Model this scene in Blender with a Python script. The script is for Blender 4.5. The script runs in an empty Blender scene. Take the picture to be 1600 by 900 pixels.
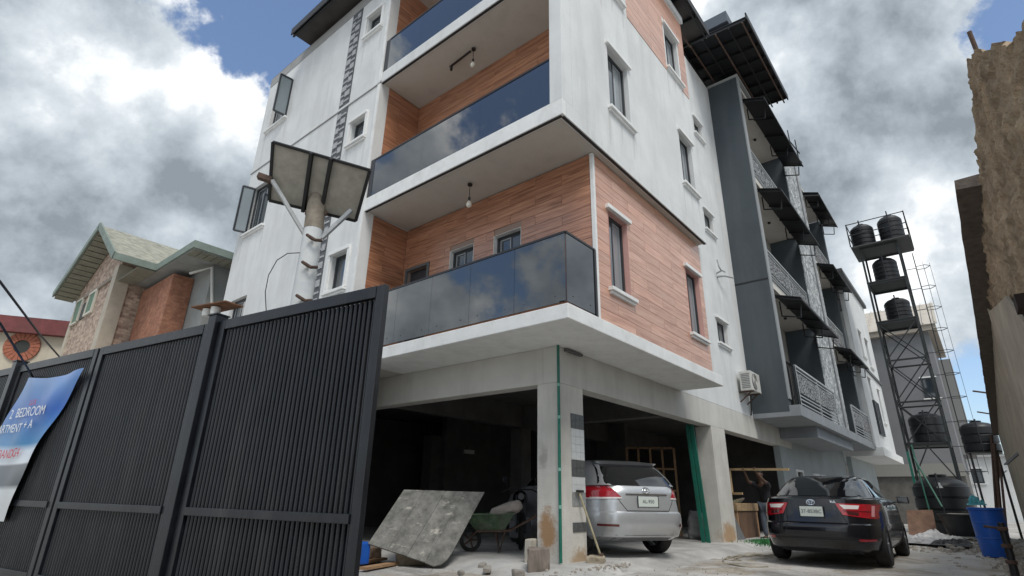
import bpy, bmesh, math, random
from mathutils import Vector, Matrix, noise
R = math.radians
random.seed(7)
scn = bpy.context.scene
COL = scn.collection

# ------------------------------------------------------------------ camera
YAW, PIT, ROL, FPX = 39.98, 21.07, 1.11, 851.2
def cam_axes():
    y, p, r = R(YAW), R(PIT), R(ROL)
    f = Vector((math.cos(y)*math.cos(p), math.sin(y)*math.cos(p), math.sin(p)))
    ri = Vector((math.sin(y), -math.cos(y), 0)); u = ri.cross(f)
    return ri*math.cos(r)+u*math.sin(r), u*math.cos(r)-ri*math.sin(r), f
CR, CU, CF = cam_axes()
CP = Vector((0, 0, 1.0))
cam = bpy.data.cameras.new('camera'); camo = bpy.data.objects.new('camera', cam); COL.objects.link(camo)
camo.matrix_world = Matrix(((CR.x, CU.x, -CF.x, CP.x), (CR.y, CU.y, -CF.y, CP.y), (CR.z, CU.z, -CF.z, CP.z), (0, 0, 0, 1)))
cam.sensor_width = 36; cam.lens = FPX/1600*36; cam.clip_end = 3000; cam.clip_start = 0.05
scn.camera = camo
scn.render.resolution_x = 1024; scn.render.resolution_y = 576

def ray(px, py):
    return CR*((px-800)/FPX) - CU*((py-450)/FPX) + CF
def on(px, py, ax, v):                      # pixel -> point on an axis plane it touches
    d = ray(px, py); i = 'xyz'.index(ax); return CP + d*((v-CP[i])/d[i])
def at(px, py, h):                          # pixel -> point at a horizontal distance
    d = ray(px, py); return CP + d*(h/math.hypot(d.x, d.y))

# ------------------------------------------------------------------ sky, sun, exposure
SUN_EL, SUN_AZ = 56, -122                    # azimuth measured from +X towards +Y
world = bpy.data.worlds.new('World'); scn.world = world; world.use_nodes = True
LOBES = ((385, -10, 42, -.36), (250, 300, 8, .16), (60, 80, 12, .14), (1505, 545, 36, -.30), (1640, -10, 90, -.25), (1105, 10, 160, -.20), (1400, 140, 9, .26), (1290, 260, 30, .06))
def sky():
    nt = world.node_tree; N = nt.nodes; L = nt.links; N.clear()
    def nd(t, **k):
        n = N.new(t)
        for a, v in k.items(): setattr(n, a, v)
        return n
    def math_(op, a, b=None, clamp=False):
        m = nd('ShaderNodeMath', operation=op); m.use_clamp = clamp
        for i, v in enumerate((a, b)):
            if v is None: continue
            if isinstance(v, (int, float)): m.inputs[i].default_value = v
            else: L.new(v, m.inputs[i])
        return m.outputs[0]
    tc = nd('ShaderNodeTexCoord'); d = tc.outputs['Generated']
    sep = nd('ShaderNodeSeparateXYZ'); L.new(d, sep.inputs[0])
    def fbm(scale, detail, rough, dist, off, sq=1.0):
        mp = nd('ShaderNodeMapping'); mp.inputs['Location'].default_value = off; mp.inputs['Scale'].default_value = (1, 1, sq)
        L.new(d, mp.inputs[0])
        n = nd('ShaderNodeTexNoise'); n.inputs['Scale'].default_value = scale; n.inputs['Detail'].default_value = detail
        n.inputs['Roughness'].default_value = rough; n.inputs['Distortion'].default_value = dist
        L.new(mp.outputs[0], n.inputs[0]); return n.outputs[0]
    o1 = (5.3, 2.1, .4); up = (.035, -.05, .075)
    cover = fbm(2.1, 14, .61, .05, o1, 1.0)
    lit = fbm(2.1, 9, .56, .05, tuple(p+q for p, q in zip(o1, up)), 1.0)
    shade = fbm(3.0, 12, .60, .1, (1.9, 8.2, 1), 1.1)
    # the breaks in the cloud cover that show in the photograph
    def lobe(px, py, k, wgt, v=None):
        v = v or ray(px, py).normalized()
        dp = nd('ShaderNodeVectorMath', operation='DOT_PRODUCT'); L.new(d, dp.inputs[0]); dp.inputs[1].default_value = v
        e = math_('EXPONENT', math_('MULTIPLY', math_('SUBTRACT', dp.outputs['Value'], 1.0), k))
        return math_('MULTIPLY', e, wgt)
    s = cover
    for l in LOBES: s = math_('ADD', s, lobe(*l))
    vv = ray(740, 180); vv.x = -vv.x; s = math_('ADD', s, lobe(0, 0, 26, -.20, vv.normalized()))
    mask = nd('ShaderNodeMapRange', interpolation_type='SMOOTHSTEP'); L.new(s, mask.inputs[0])
    mask.inputs[1].default_value = .41; mask.inputs[2].default_value = .465
    # thick cloud is grey inside, bright at its thin edges and on the side turned to the light
    sh = math_('ADD', math_('MULTIPLY', shade, 1.38), math_('MULTIPLY', math_('SUBTRACT', s, .50), .55))
    sh = math_('ADD', sh, math_('MULTIPLY', math_('SUBTRACT', lit, cover), 1.9))
    rp = nd('ShaderNodeValToRGB'); L.new(sh, rp.inputs[0]); e = rp.color_ramp.elements
    e[0].position = .48; e[0].color = (.98, .99, .99, 1)
    e[1].position = 1.0; e[1].color = (.23, .265, .30, 1)
    a = e.new(.64); a.color = (.60, .65, .69, 1)
    a = e.new(.80); a.color = (.42, .47, .515, 1)
    st = nd('ShaderNodeTexSky'); st.sky_type = 'NISHITA'; st.sun_disc = False
    st.sun_elevation = R(SUN_EL); st.sun_rotation = R(90-SUN_AZ); st.altitude = 50; st.dust_density = 1.6; st.ozone_density = 2.2
    gain = nd('ShaderNodeMix', data_type='RGBA', blend_type='MULTIPLY'); gain.inputs[0].default_value = 1
    L.new(rp.outputs[0], gain.inputs[6]); gain.inputs[7].default_value = (6.6, 6.6, 6.6, 1)
    mix = nd('ShaderNodeMix', data_type='RGBA'); L.new(mask.outputs[0], mix.inputs[0]); L.new(st.outputs[0], mix.inputs[6]); L.new(gain.outputs[2], mix.inputs[7])
    bg = nd('ShaderNodeBackground'); bg.inputs[1].default_value = .125; L.new(mix.outputs[2], bg.inputs[0])
    out = nd('ShaderNodeOutputWorld'); L.new(bg.outputs[0], out.inputs[0])
sky()
sl = bpy.data.lights.new('sun', 'SUN'); sl.energy = 1.4; sl.angle = R(22); sl.color = (1, .96, .90)
so = bpy.data.objects.new('sun', sl); COL.objects.link(so)
sd = Vector((math.cos(R(SUN_AZ))*math.cos(R(SUN_EL)), math.sin(R(SUN_AZ))*math.cos(R(SUN_EL)), math.sin(R(SUN_EL))))
so.rotation_euler = sd.to_track_quat('Z', 'Y').to_euler(); so.location = (0, 0, 40)
vs = scn.view_settings; vs.view_transform = 'Standard'; vs.look = 'None'; vs.gamma = 1; vs.use_curve_mapping = False; vs.exposure = 0.62
scn.render.engine = 'CYCLES'

# ------------------------------------------------------------------ materials
MATS = {}
def mat(name, col, rough=.6, metal=0.0, spec=.5, var=.0, vscale=3.0, bump=0.0, bscale=40.0, coat=0.0, rnd=0.0, streak=False, dirt=None, dirt_amt=0.0, dscale=1.2, trans=0.0, stretch=None):
    if name in MATS: return MATS[name]
    m = bpy.data.materials.new(name); m.use_nodes = True; MATS[name] = m
    nt = m.node_tree; N = nt.nodes; L = nt.links; P = N['Principled BSDF']
    P.inputs['Roughness'].default_value = rough; P.inputs['Metallic'].default_value = metal
    P.inputs['Specular IOR Level'].default_value = spec; P.inputs['Coat Weight'].default_value = coat; P.inputs['Coat Roughness'].default_value = .04
    P.inputs['Transmission Weight'].default_value = trans
    c4 = (*col, 1)
    tc = N.new('ShaderNodeNewGeometry'); vec = tc.outputs['Position']
    if stretch:
        mp = N.new('ShaderNodeMapping'); mp.inputs['Scale'].default_value = stretch; L.new(vec, mp.inputs[0]); vec = mp.outputs[0]
    cur = None
    def mixc(fac, a, b):
        x = N.new('ShaderNodeMix'); x.data_type = 'RGBA'
        if hasattr(fac, 'node'): L.new(fac, x.inputs[0])
        else: x.inputs[0].default_value = fac
        for i, v in ((6, a), (7, b)):
            if hasattr(v, 'node'): L.new(v, x.inputs[i])
            else: x.inputs[i].default_value = v
        return x.outputs[2]
    base = c4
    if var:
        n = N.new('ShaderNodeTexNoise'); n.inputs['Scale'].default_value = vscale; n.inputs['Detail'].default_value = 6; n.inputs['Roughness'].default_value = .62
        L.new(vec, n.inputs[0])
        r = N.new('ShaderNodeMapRange'); r.inputs[1].default_value = .32; r.inputs[2].default_value = .68; L.new(n.outputs[0], r.inputs[0])
        base = mixc(r.outputs[0], (*[max(0, c*(1-var)) for c in col], 1), (*[min(1, c*(1+var)) for c in col], 1))
    if dirt:
        n = N.new('ShaderNodeTexNoise'); n.inputs['Scale'].default_value = dscale; n.inputs['Detail'].default_value = 8; n.inputs['Roughness'].default_value = .7
        v2 = vec
        if streak:
            mp = N.new('ShaderNodeMapping'); mp.inputs['Scale'].default_value = (1.0, 1.0, .12); L.new(vec, mp.inputs[0]); v2 = mp.outputs[0]
        L.new(v2, n.inputs[0])
        r = N.new('ShaderNodeMapRange'); r.inputs[1].default_value = .47; r.inputs[2].default_value = .75; r.inputs[4].default_value = dirt_amt; L.new(n.outputs[0], r.inputs[0])
        base = mixc(r.outputs[0], base, (*dirt, 1))
    if rnd:
        oi = N.new('ShaderNodeObjectInfo'); r = N.new('ShaderNodeMapRange'); r.inputs[3].default_value = 1-rnd; r.inputs[4].default_value = 1+rnd; L.new(oi.outputs['Random'], r.inputs[0])
        h = N.new('ShaderNodeHueSaturation'); L.new(r.outputs[0], h.inputs['Value'])
        if hasattr(base, 'node'): L.new(base, h.inputs['Color'])
        else: h.inputs['Color'].default_value = base
        base = h.outputs[0]
    if hasattr(base, 'node'): L.new(base, P.inputs['Base Color'])
    else: P.inputs['Base Color'].default_value = base
    if bump:
        n = N.new('ShaderNodeTexNoise'); n.inputs['Scale'].default_value = bscale; n.inputs['Detail'].default_value = 5; L.new(vec, n.inputs[0])
        b = N.new('ShaderNodeBump'); b.inputs['Strength'].default_value = bump; b.inputs['Distance'].default_value = .02; L.new(n.outputs[0], b.inputs['Height']); L.new(b.outputs[0], P.inputs['Normal'])
    return m

WHITE = mat('white_plaster', (.70, .715, .715), .85, var=.07, vscale=1.1, bump=.3, bscale=60, dirt=(.40, .40, .38), dirt_amt=.42, dscale=2.2, streak=True)
CREAM = mat('grey_painted_plaster', (.60, .59, .55), .85, var=.08, vscale=1.2, bump=.25, bscale=50, dirt=(.28, .27, .25), dirt_amt=.45, dscale=1.1, streak=True)
SOFFIT = mat('soffit_plaster', (.58, .555, .51), .9, var=.14, vscale=.9, bump=.15, bscale=40, dirt=(.33, .28, .22), dirt_amt=.6, dscale=.9)
TRIM = mat('white_trim', (.79, .80, .79), .7, var=.05, vscale=4, dirt=(.4, .39, .37), dirt_amt=.3, dscale=3)
BLACK = mat('black_steel', (.010, .0105, .012), .5, var=.25, vscale=5)
RAIL = mat('black_rail', (.02, .02, .022), .35)
CHAR = mat('charcoal_paint', (.055, .070, .082), .7, var=.10, vscale=1.1, bump=.12, bscale=50, dirt=(.12, .13, .135), dirt_amt=.4, dscale=1.2, streak=True)
FRAME = mat('window_frame', (.03, .034, .04), .35, spec=.6)
SASH = mat('sash_metal', (.40, .42, .43), .4, metal=.3)
PINK = mat('pink_reveal', (.62, .36, .32), .8, var=.08)
STEELGREY = mat('dark_grey_band', (.13, .135, .14), .8, var=.12, vscale=3)
GREEN = mat('green_paint', (.010, .15, .105), .45, var=.15, vscale=6, dirt=(.05, .09, .07), dirt_amt=.5, dscale=5)
CONC = mat('raw_concrete', (.30, .28, .25), .95, var=.18, vscale=2.5, bump=.6, bscale=30, dirt=(.17, .15, .13), dirt_amt=.6, dscale=2)
TANK = mat('tank_plastic', (.014, .0155, .018), .45, var=.2, vscale=4)
SKIN = mat('skin', (.10, .055, .035), .55, var=.1, vscale=20)
HAIR = mat('hair', (.008, .007, .007), .8)
RUBBER = mat('tyre_rubber', (.02, .02, .02), .8, var=.2, vscale=10)
CHROME = mat('chrome', (.75, .76, .78), .12, metal=1)
RIM = mat('alloy', (.42, .43, .45), .3, metal=.9)
REDL = mat('red_lamp', (.38, .008, .018), .12, coat=1, var=.25, vscale=30)
CLEARL = mat('clear_lamp', (.72, .68, .68), .1, coat=1)
PLATE = mat('plate_white', (.60, .66, .62), .4)
INK = mat('plate_ink', (.03, .035, .05), .5)
TIMBER = mat('timber', (.36, .22, .12), .75, var=.25, vscale=6, bump=.3, bscale=30, rnd=.15)
RUST = mat('rusty_steel', (.09, .055, .04), .8, var=.3, vscale=14, bump=.3)

def stain(m, spots):
    nt = m.node_tree; N = nt.nodes; L = nt.links; P = N['Principled BSDF']; src = P.inputs['Base Color'].links[0].from_socket
    g = N.new('ShaderNodeNewGeometry'); nz = N.new('ShaderNodeTexNoise'); nz.inputs['Scale'].default_value = 7; nz.inputs['Detail'].default_value = 8; nz.inputs['Roughness'].default_value = .7; L.new(g.outputs['Position'], nz.inputs[0])
    for c, sc, col, amt in spots:
        mp = N.new('ShaderNodeVectorMath'); mp.operation = 'SUBTRACT'; L.new(g.outputs['Position'], mp.inputs[0]); mp.inputs[1].default_value = c
        ml = N.new('ShaderNodeVectorMath'); ml.operation = 'DIVIDE'; L.new(mp.outputs[0], ml.inputs[0]); ml.inputs[1].default_value = sc
        ln = N.new('ShaderNodeVectorMath'); ln.operation = 'LENGTH'; L.new(ml.outputs[0], ln.inputs[0])
        ad = N.new('ShaderNodeMath'); ad.operation = 'MULTIPLY_ADD'; L.new(nz.outputs[0], ad.inputs[0]); ad.inputs[1].default_value = 1.7; L.new(ln.outputs['Value'], ad.inputs[2])
        mr = N.new('ShaderNodeMapRange'); mr.interpolation_type = 'SMOOTHSTEP'; L.new(ad.outputs[0], mr.inputs[0]); mr.inputs[1].default_value = 1.35; mr.inputs[2].default_value = 2.0; mr.inputs[3].default_value = amt; mr.inputs[4].default_value = 0
        mx = N.new('ShaderNodeMix'); mx.data_type = 'RGBA'; L.new(mr.outputs[0], mx.inputs[0]); L.new(src, mx.inputs[6]); mx.inputs[7].default_value = (*col, 1); src = mx.outputs[2]
    L.new(src, P.inputs['Base Color'])
def glass_mat(name, col, rough=.012, spec=.9):
    m = mat(name, col, rough, spec=spec, coat=.6); return m
DARKGLASS = glass_mat('tinted_glass', (.008, .011, .014)); DARKGLASS.node_tree.nodes['Principled BSDF'].inputs['IOR'].default_value = 2.1; DARKGLASS.node_tree.nodes['Principled BSDF'].inputs['Specular IOR Level'].default_value = .5
PANE = glass_mat('window_glass', (.03, .04, .05), .05)
SKYPANE = glass_mat('sky_reflection_glass', (.26, .29, .31), .06)  # pale colour stands for sky reflected in the pane
CARGLASS = glass_mat('car_glass', (.006, .007, .009), .02, .7)

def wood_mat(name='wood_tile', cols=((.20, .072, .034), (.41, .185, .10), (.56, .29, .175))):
    m = bpy.data.materials.new(name); m.use_nodes = True; nt = m.node_tree; N = nt.nodes; L = nt.links; P = N['Principled BSDF']
    g = N.new('ShaderNodeNewGeometry'); oi = N.new('ShaderNodeObjectInfo')
    add = N.new('ShaderNodeVectorMath'); add.operation = 'ADD'
    mul = N.new('ShaderNodeMath'); mul.operation = 'MULTIPLY'; mul.inputs[1].default_value = 37; L.new(oi.outputs['Random'], mul.inputs[0])
    cm = N.new('ShaderNodeCombineXYZ'); L.new(mul.outputs[0], cm.inputs[0]); L.new(mul.outputs[0], cm.inputs[1])
    L.new(g.outputs['Position'], add.inputs[0]); L.new(cm.outputs[0], add.inputs[1])
    mp = N.new('ShaderNodeMapping'); mp.inputs['Scale'].default_value = (1.3, 1.3, 22); L.new(add.outputs[0], mp.inputs[0])
    n = N.new('ShaderNodeTexNoise'); n.inputs['Scale'].default_value = 1.0; n.inputs['Detail'].default_value = 7; n.inputs['Roughness'].default_value = .6; n.inputs['Distortion'].default_value = .6; L.new(mp.outputs[0], n.inputs[0])
    r = N.new('ShaderNodeValToRGB'); L.new(n.outputs[0], r.inputs[0]); e = r.color_ramp.elements
    e[0].position = .30; e[0].color = (*cols[0], 1); e[1].position = .72; e[1].color = (*cols[2], 1)
    a = e.new(.5); a.color = (*cols[1], 1)
    h = N.new('ShaderNodeHueSaturation'); vr = N.new('ShaderNodeMapRange'); vr.inputs[3].default_value = .90; vr.inputs[4].default_value = 1.12
    L.new(oi.outputs['Random'], vr.inputs[0]); L.new(vr.outputs[0], h.inputs['Value']); L.new(r.outputs[0], h.inputs['Color'])
    L.new(h.outputs[0], P.inputs['Base Color']); P.inputs['Roughness'].default_value = .36; P.inputs['Specular IOR Level'].default_value = .8; P.inputs['Coat Weight'].default_value = .5; P.inputs['Coat Roughness'].default_value = .25
    return m
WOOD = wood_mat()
WOOD_LIT = wood_mat('pale_lit_wood_tile', ((.42, .19, .12), (.60, .315, .21), (.72, .44, .325)))  # lightened copy of the wood tile; side-wall brightness is put into its colour

def tex_mat(name, kind, c1, c2, cm, scale, mortar=.03, rough=.85, bw=.5, rh=.25, bump=.6):
    m = bpy.data.materials.new(name); m.use_nodes = True; nt = m.node_tree; N = nt.nodes; L = nt.links; P = N['Principled BSDF']; P.inputs['Roughness'].default_value = rough
    tc = N.new('ShaderNodeTexCoord'); g = N.new('ShaderNodeNewGeometry')
    if kind == 'brick':
        sp = N.new('ShaderNodeSeparateXYZ'); L.new(g.outputs['Position'], sp.inputs[0])
        ad = N.new('ShaderNodeMath'); ad.operation = 'ADD'; L.new(sp.outputs[0], ad.inputs[0]); L.new(sp.outputs[1], ad.inputs[1])
        cb = N.new('ShaderNodeCombineXYZ'); L.new(ad.outputs[0], cb.inputs[0]); L.new(sp.outputs[2], cb.inputs[1])
        b = N.new('ShaderNodeTexBrick'); L.new(cb.outputs[0], b.inputs[0]); b.inputs['Scale'].default_value = scale; b.inputs['Mortar Size'].default_value = mortar
        b.inputs['Color1'].default_value = (*c1, 1); b.inputs['Color2'].default_value = (*c2, 1); b.inputs['Mortar'].default_value = (*cm, 1)
        b.inputs['Brick Width'].default_value = bw; b.inputs['Row Height'].default_value = rh
        n = N.new('ShaderNodeTexNoise'); n.inputs['Scale'].default_value = 5; n.inputs['Detail'].default_value = 6; L.new(g.outputs['Position'], n.inputs[0])
        mx = N.new('ShaderNodeMix'); mx.data_type = 'RGBA'; mx.blend_type = 'OVERLAY'; mx.inputs[0].default_value = .55; L.new(b.outputs[0], mx.inputs[6]); L.new(n.outputs[0], mx.inputs[7])
        L.new(mx.outputs[2], P.inputs['Base Color']); hgt = b.outputs['Fac']; inv = True
    else:
        v = N.new('ShaderNodeTexVoronoi'); v.feature = 'DISTANCE_TO_EDGE'; v.inputs['Scale'].default_value = scale; L.new(g.outputs['Position'], v.inputs[0])
        v2 = N.new('ShaderNodeTexVoronoi'); v2.inputs['Scale'].default_value = scale; L.new(g.outputs['Position'], v2.inputs[0])
        sc = N.new('ShaderNodeSeparateColor'); L.new(v2.outputs['Color'], sc.inputs[0])
        mx0 = N.new('ShaderNodeMix'); mx0.data_type = 'RGBA'; L.new(sc.outputs[0], mx0.inputs[0]); mx0.inputs[6].default_value = (*c1, 1); mx0.inputs[7].default_value = (*c2, 1)
        mr = N.new('ShaderNodeMapRange'); mr.inputs[1].default_value = mortar*.5; mr.inputs[2].default_value = mortar; L.new(v.outputs['Distance'], mr.inputs[0])
        mx = N.new('ShaderNodeMix'); mx.data_type = 'RGBA'; L.new(mr.outputs[0], mx.inputs[0]); mx.inputs[6].default_value = (*cm, 1); L.new(mx0.outputs[2], mx.inputs[7])
        L.new(mx.outputs[2], P.inputs['Base Color']); hgt = mr.outputs[0]; inv = False
    b2 = N.new('ShaderNodeBump'); b2.inputs['Strength'].default_value = bump; b2.inputs['Distance'].default_value = .03; b2.invert = inv; L.new(hgt, b2.inputs['Height']); L.new(b2.outputs[0], P.inputs['Normal'])
    return m
STONE = tex_mat('pale_stone_cladding', 'vor', (.62, .64, .64), (.22, .25, .26), (.12, .13, .14), 5.5, .045)
LACE = tex_mat('perforated_panel', 'vor', (.40, .41, .42), (.24, .25, .26), (.05, .052, .055), 9, .13)
RUBBLE = tex_mat('stone_faced_wall', 'brick', (.60, .46, .36), (.30, .21, .165), (.40, .33, .27), 3.2, .025, bw=.6, rh=.3)
REDBRICK = tex_mat('red_brick', 'brick', (.40, .19, .115), (.30, .125, .075), (.24, .13, .09), 5.0, .02, bw=.6, rh=.3)

# ------------------------------------------------------------------ mesh helpers
class MB:
    def __init__(s): s.v = []; s.f = []; s.mi = []; s.cur = 0
    def add(s, vs, fs):
        o = len(s.v); s.v += [tuple(p) for p in vs]
        for f in fs: s.f.append(tuple(i+o for i in f)); s.mi.append(s.cur)
        return s
    def box(s, x0, x1, y0, y1, z0, z1):
        x0, x1 = sorted((x0, x1)); y0, y1 = sorted((y0, y1)); z0, z1 = sorted((z0, z1))
        return s.add([(x0,y0,z0),(x1,y0,z0),(x1,y1,z0),(x0,y1,z0),(x0,y0,z1),(x1,y0,z1),(x1,y1,z1),(x0,y1,z1)],
                     [(0,3,2,1),(4,5,6,7),(0,1,5,4),(1,2,6,5),(2,3,7,6),(3,0,4,7)])
    def bar(s, a, b, w, h=None, up=(0,0,1)):       # box from a to b, w across, h along 'up'
        h = h or w; a = Vector(a); b = Vector(b); d = (b-a).normalized(); u = Vector(up)
        if abs(d.dot(u)) > .98: u = Vector((1,0,0))
        r = d.cross(u).normalized()*(w/2); u = r.cross(d).normalized()*(h/2)
        p = [a-r-u, a+r-u, a+r+u, a-r+u, b-r-u, b+r-u, b+r+u, b-r+u]
        return s.add(p, [(0,1,2,3),(7,6,5,4),(0,4,5,1),(1,5,6,2),(2,6,7,3),(3,7,4,0)])
    def tube(s, pts, r, n=10, cap=True):
        pts = [Vector(p) for p in pts]; rs = r if isinstance(r, (list, tuple)) else [r]*len(pts); o = len(s.v); k = len(pts)
        prev = None
        for i, p in enumerate(pts):
            t = (pts[min(i+1,k-1)]-pts[max(i-1,0)]).normalized()
            if prev is None:
                u = Vector((0,0,1)) if abs(t.z) < .9 else Vector((1,0,0)); a = t.cross(u).normalized()
            else:
                a = (prev - t*prev.dot(t)).normalized()
            prev = a; b = t.cross(a)
            for j in range(n):
                q = 2*math.pi*j/n; s.v.append(tuple(p+(a*math.cos(q)+b*math.sin(q))*rs[i]))
        for i in range(k-1):
            for j in range(n):
                j2 = (j+1) % n; s.f.append((o+i*n+j, o+i*n+j2, o+(i+1)*n+j2, o+(i+1)*n+j)); s.mi.append(s.cur)
        if cap:
            s.f.append(tuple(o+j for j in reversed(range(n)))); s.mi.append(s.cur)
            s.f.append(tuple(o+(k-1)*n+j for j in range(n))); s.mi.append(s.cur)
        return s
    def lathe(s, prof, c=(0,0,0), n=24, axis='z', cap=True):
        o = len(s.v); c = Vector(c); k = len(prof)
        for r, h in prof:
            for j in range(n):
                q = 2*math.pi*j/n; a, b = r*math.cos(q), r*math.sin(q)
                s.v.append(tuple(c+(Vector((a,b,h)) if axis == 'z' else Vector((b,h,a)) if axis == 'y' else Vector((h,a,b)))))
        for i in range(k-1):
            for j in range(n):
                j2 = (j+1) % n; s.f.append((o+i*n+j, o+i*n+j2, o+(i+1)*n+j2, o+(i+1)*n+j)); s.mi.append(s.cur)
        if cap:
            s.f.append(tuple(o+j for j in reversed(range(n)))); s.mi.append(s.cur)
            s.f.append(tuple(o+(k-1)*n+j for j in range(n))); s.mi.append(s.cur)
        return s
    def sheet(s, q, th, up=None):                  # thick quad from four corners
        q = [Vector(p) for p in q]; nrm = (q[1]-q[0]).cross(q[3]-q[0]).normalized()*th
        p = q+[a+nrm for a in q]
        return s.add(p, [(0,3,2,1),(4,5,6,7),(0,1,5,4),(1,2,6,5),(2,3,7,6),(3,0,4,7)])
    def prism(s, poly, ext):                       # polygon (3D points) extruded by vector
        poly = [Vector(p) for p in poly]; e = Vector(ext); n = len(poly)
        return s.add(poly+[p+e for p in poly], [tuple(reversed(range(n))), tuple(range(n, 2*n))]+[(i,(i+1)%n,n+(i+1)%n,n+i) for i in range(n)])
    def build(s, name, m, parent=None, org=None, smooth=None, bevel=0):
        me = bpy.data.meshes.new(name)
        if org is None: org = ORG if parent is not None else (0,0,0)
        ox, oy, oz = org
        me.from_pydata([(x-ox, y-oy, z-oz) for x, y, z in s.v], [], s.f)
        for mm in (m if isinstance(m, (list, tuple)) else [m]): me.materials.append(mm)
        me.polygons.foreach_set('material_index', s.mi)
        bm = bmesh.new(); bm.from_mesh(me); bmesh.ops.recalc_face_normals(bm, faces=bm.faces)
        if bevel: bmesh.ops.bevel(bm, geom=[e for e in bm.edges if len(e.link_faces) == 2 and e.calc_face_angle(0) > .6], offset=bevel, segments=2, affect='EDGES', profile=.6)
        bm.to_mesh(me); bm.free()
        if smooth:
            me.polygons.foreach_set('use_smooth', [True]*len(me.polygons)); me.set_sharp_from_angle(angle=R(smooth))
        o = bpy.data.objects.new(name, me); COL.objects.link(o)
        if parent is not None: o.parent = parent
        elif tuple(org) != (0,0,0): o.location = org
        return o
ORG = (0, 0, 0)
def tag(o, label=None, cat=None, group=None, kind=None):
    if label: o['label'] = label
    if cat: o['category'] = cat
    if group: o['group'] = group
    if kind: o['kind'] = kind
    return o
def thing(name, loc, label, cat, group=None, rz=0, own=True):
    global ORG
    o = bpy.data.objects.new(name, None); COL.objects.link(o); o.location = loc; o.rotation_euler = (0, 0, rz); o.empty_display_size = .2
    ORG = tuple(loc) if own else (0, 0, 0)
    return tag(o, label, cat, group)
def bx(name, m, parent, *b, bevel=0):
    return MB().box(*b).build(name, m, parent, bevel=bevel)
def copy_tree(o, parent=None):
    c = o.copy(); COL.objects.link(c)
    if parent is not None: c.parent = parent
    for ch in o.children: copy_tree(ch, c)
    return c

def wall(plane, v, th, a0, a1, z0, z1, holes=()):
    """wall slab in plane x=v or y=v (front at v, thickness th towards +), with rectangular holes (a0,a1,z0,z1)"""
    mb = MB(); A = sorted({a0, a1, *[h[0] for h in holes], *[h[1] for h in holes]}); Z = sorted({z0, z1, *[h[2] for h in holes], *[h[3] for h in holes]})
    P = (lambda a, d, z: (v+d, a, z)) if plane == 'x' else (lambda a, d, z: (a, v+d, z))
    ok = lambda i, j: 0 <= i < len(A)-1 and 0 <= j < len(Z)-1 and not any(h[0] <= (A[i]+A[i+1])/2 <= h[1] and h[2] <= (Z[j]+Z[j+1])/2 <= h[3] for h in holes)
    for i in range(len(A)-1):
        for j in range(len(Z)-1):
            if not ok(i, j): continue
            a, b, c, d = A[i], A[i+1], Z[j], Z[j+1]
            for t in (0, th): mb.add([P(a,t,c),P(b,t,c),P(b,t,d),P(a,t,d)], [(0,1,2,3)])
            for (ii, jj, p, q) in ((i-1,j,(a,c),(a,d)),(i+1,j,(b,c),(b,d)),(i,j-1,(a,c),(b,c)),(i,j+1,(a,d),(b,d))):
                if not ok(ii, jj): mb.add([P(p[0],0,p[1]),P(q[0],0,q[1]),P(q[0],th,q[1]),P(p[0],th,p[1])], [(0,1,2,3)])
    return mb
def weld(o):
    bm = bmesh.new(); bm.from_mesh(o.data); bmesh.ops.remove_doubles(bm, verts=bm.verts, dist=1e-4); bmesh.ops.recalc_face_normals(bm, faces=bm.faces); bm.to_mesh(o.data); bm.free(); return o
def quad_on(plane, v):
    return (lambda a, d, z: (v+d, a, z)) if plane == 'x' else (lambda a, d, z: (a, v+d, z))
def abox(mb, plane, v, a0, a1, d0, d1, z0, z1):
    return mb.box(v+d0, v+d1, a0, a1, z0, z1) if plane == 'x' else mb.box(a0, a1, v+d0, v+d1, z0, z1)
def window(root, plane, v, a0, a1, z0, z1, trim=True, depth=.10, mull=1, reveal=None, sill=True, head=True):
    """frame as the part; panes, sashes, sill and lintel as its pieces"""
    f = MB(); t = .05
    for (p, q, c, d) in ((a0,a0+t,z0,z1),(a1-t,a1,z0,z1),(a0+t,a1-t,z0,z0+t),(a0+t,a1-t,z1-t,z1)): abox(f, plane, v, p, q, depth, depth+.07, c, d)
    fo = f.build('window', FRAME, root)
    n = mull+1; w = (a1-a0-2*t)/n
    for k in range(n):
        p0 = a0+t+k*w; s = MB(); dd = depth+.012+(k % 2)*.025; u = .035
        for (p, q, c, d) in ((p0+.002,p0+u,z0+t,z1-t),(p0+w-u,p0+w-.002,z0+t,z1-t),(p0+u,p0+w-u,z0+t,z0+t+u),(p0+u,p0+w-u,z1-t-u,z1-t)): abox(s, plane, v, p, q, dd, dd+.022, c, d)
        s.build('sash', SASH if (mull and k % 2) else FRAME, fo)
        abox(MB(), plane, v, p0+u, p0+w-u, dd+.008, dd+.016, z0+t+u, z1-t-u).build('pane', SKYPANE if (mull and k % 2 and plane == 'y') else PANE, fo)
    if reveal:
        r = MB(); abox(r, plane, v, a0-.001, a0+.006, -.004, depth, z0, z1); abox(r, plane, v, a1-.006, a1+.001, -.004, depth, z0, z1); abox(r, plane, v, a0+.006, a1-.006, -.004, depth, z1-.006, z1+.001); r.build('reveal', reveal, fo)
    if trim:
        if sill:
            s = MB(); abox(s, plane, v, a0-.10, a1+.10, -.09, .03, z0-.07, z0-.005); abox(s, plane, v, a0-.07, a1+.07, -.05, .02, z0-.12, z0-.071); s.build('sill', TRIM, fo, bevel=.008)
        if head:
            abox(MB(), plane, v, a0-.08, a1+.08, -.07, .03, z1+.005, z1+.085).build('lintel', TRIM, fo, bevel=.008)
    return fo
TILES = {}
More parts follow.
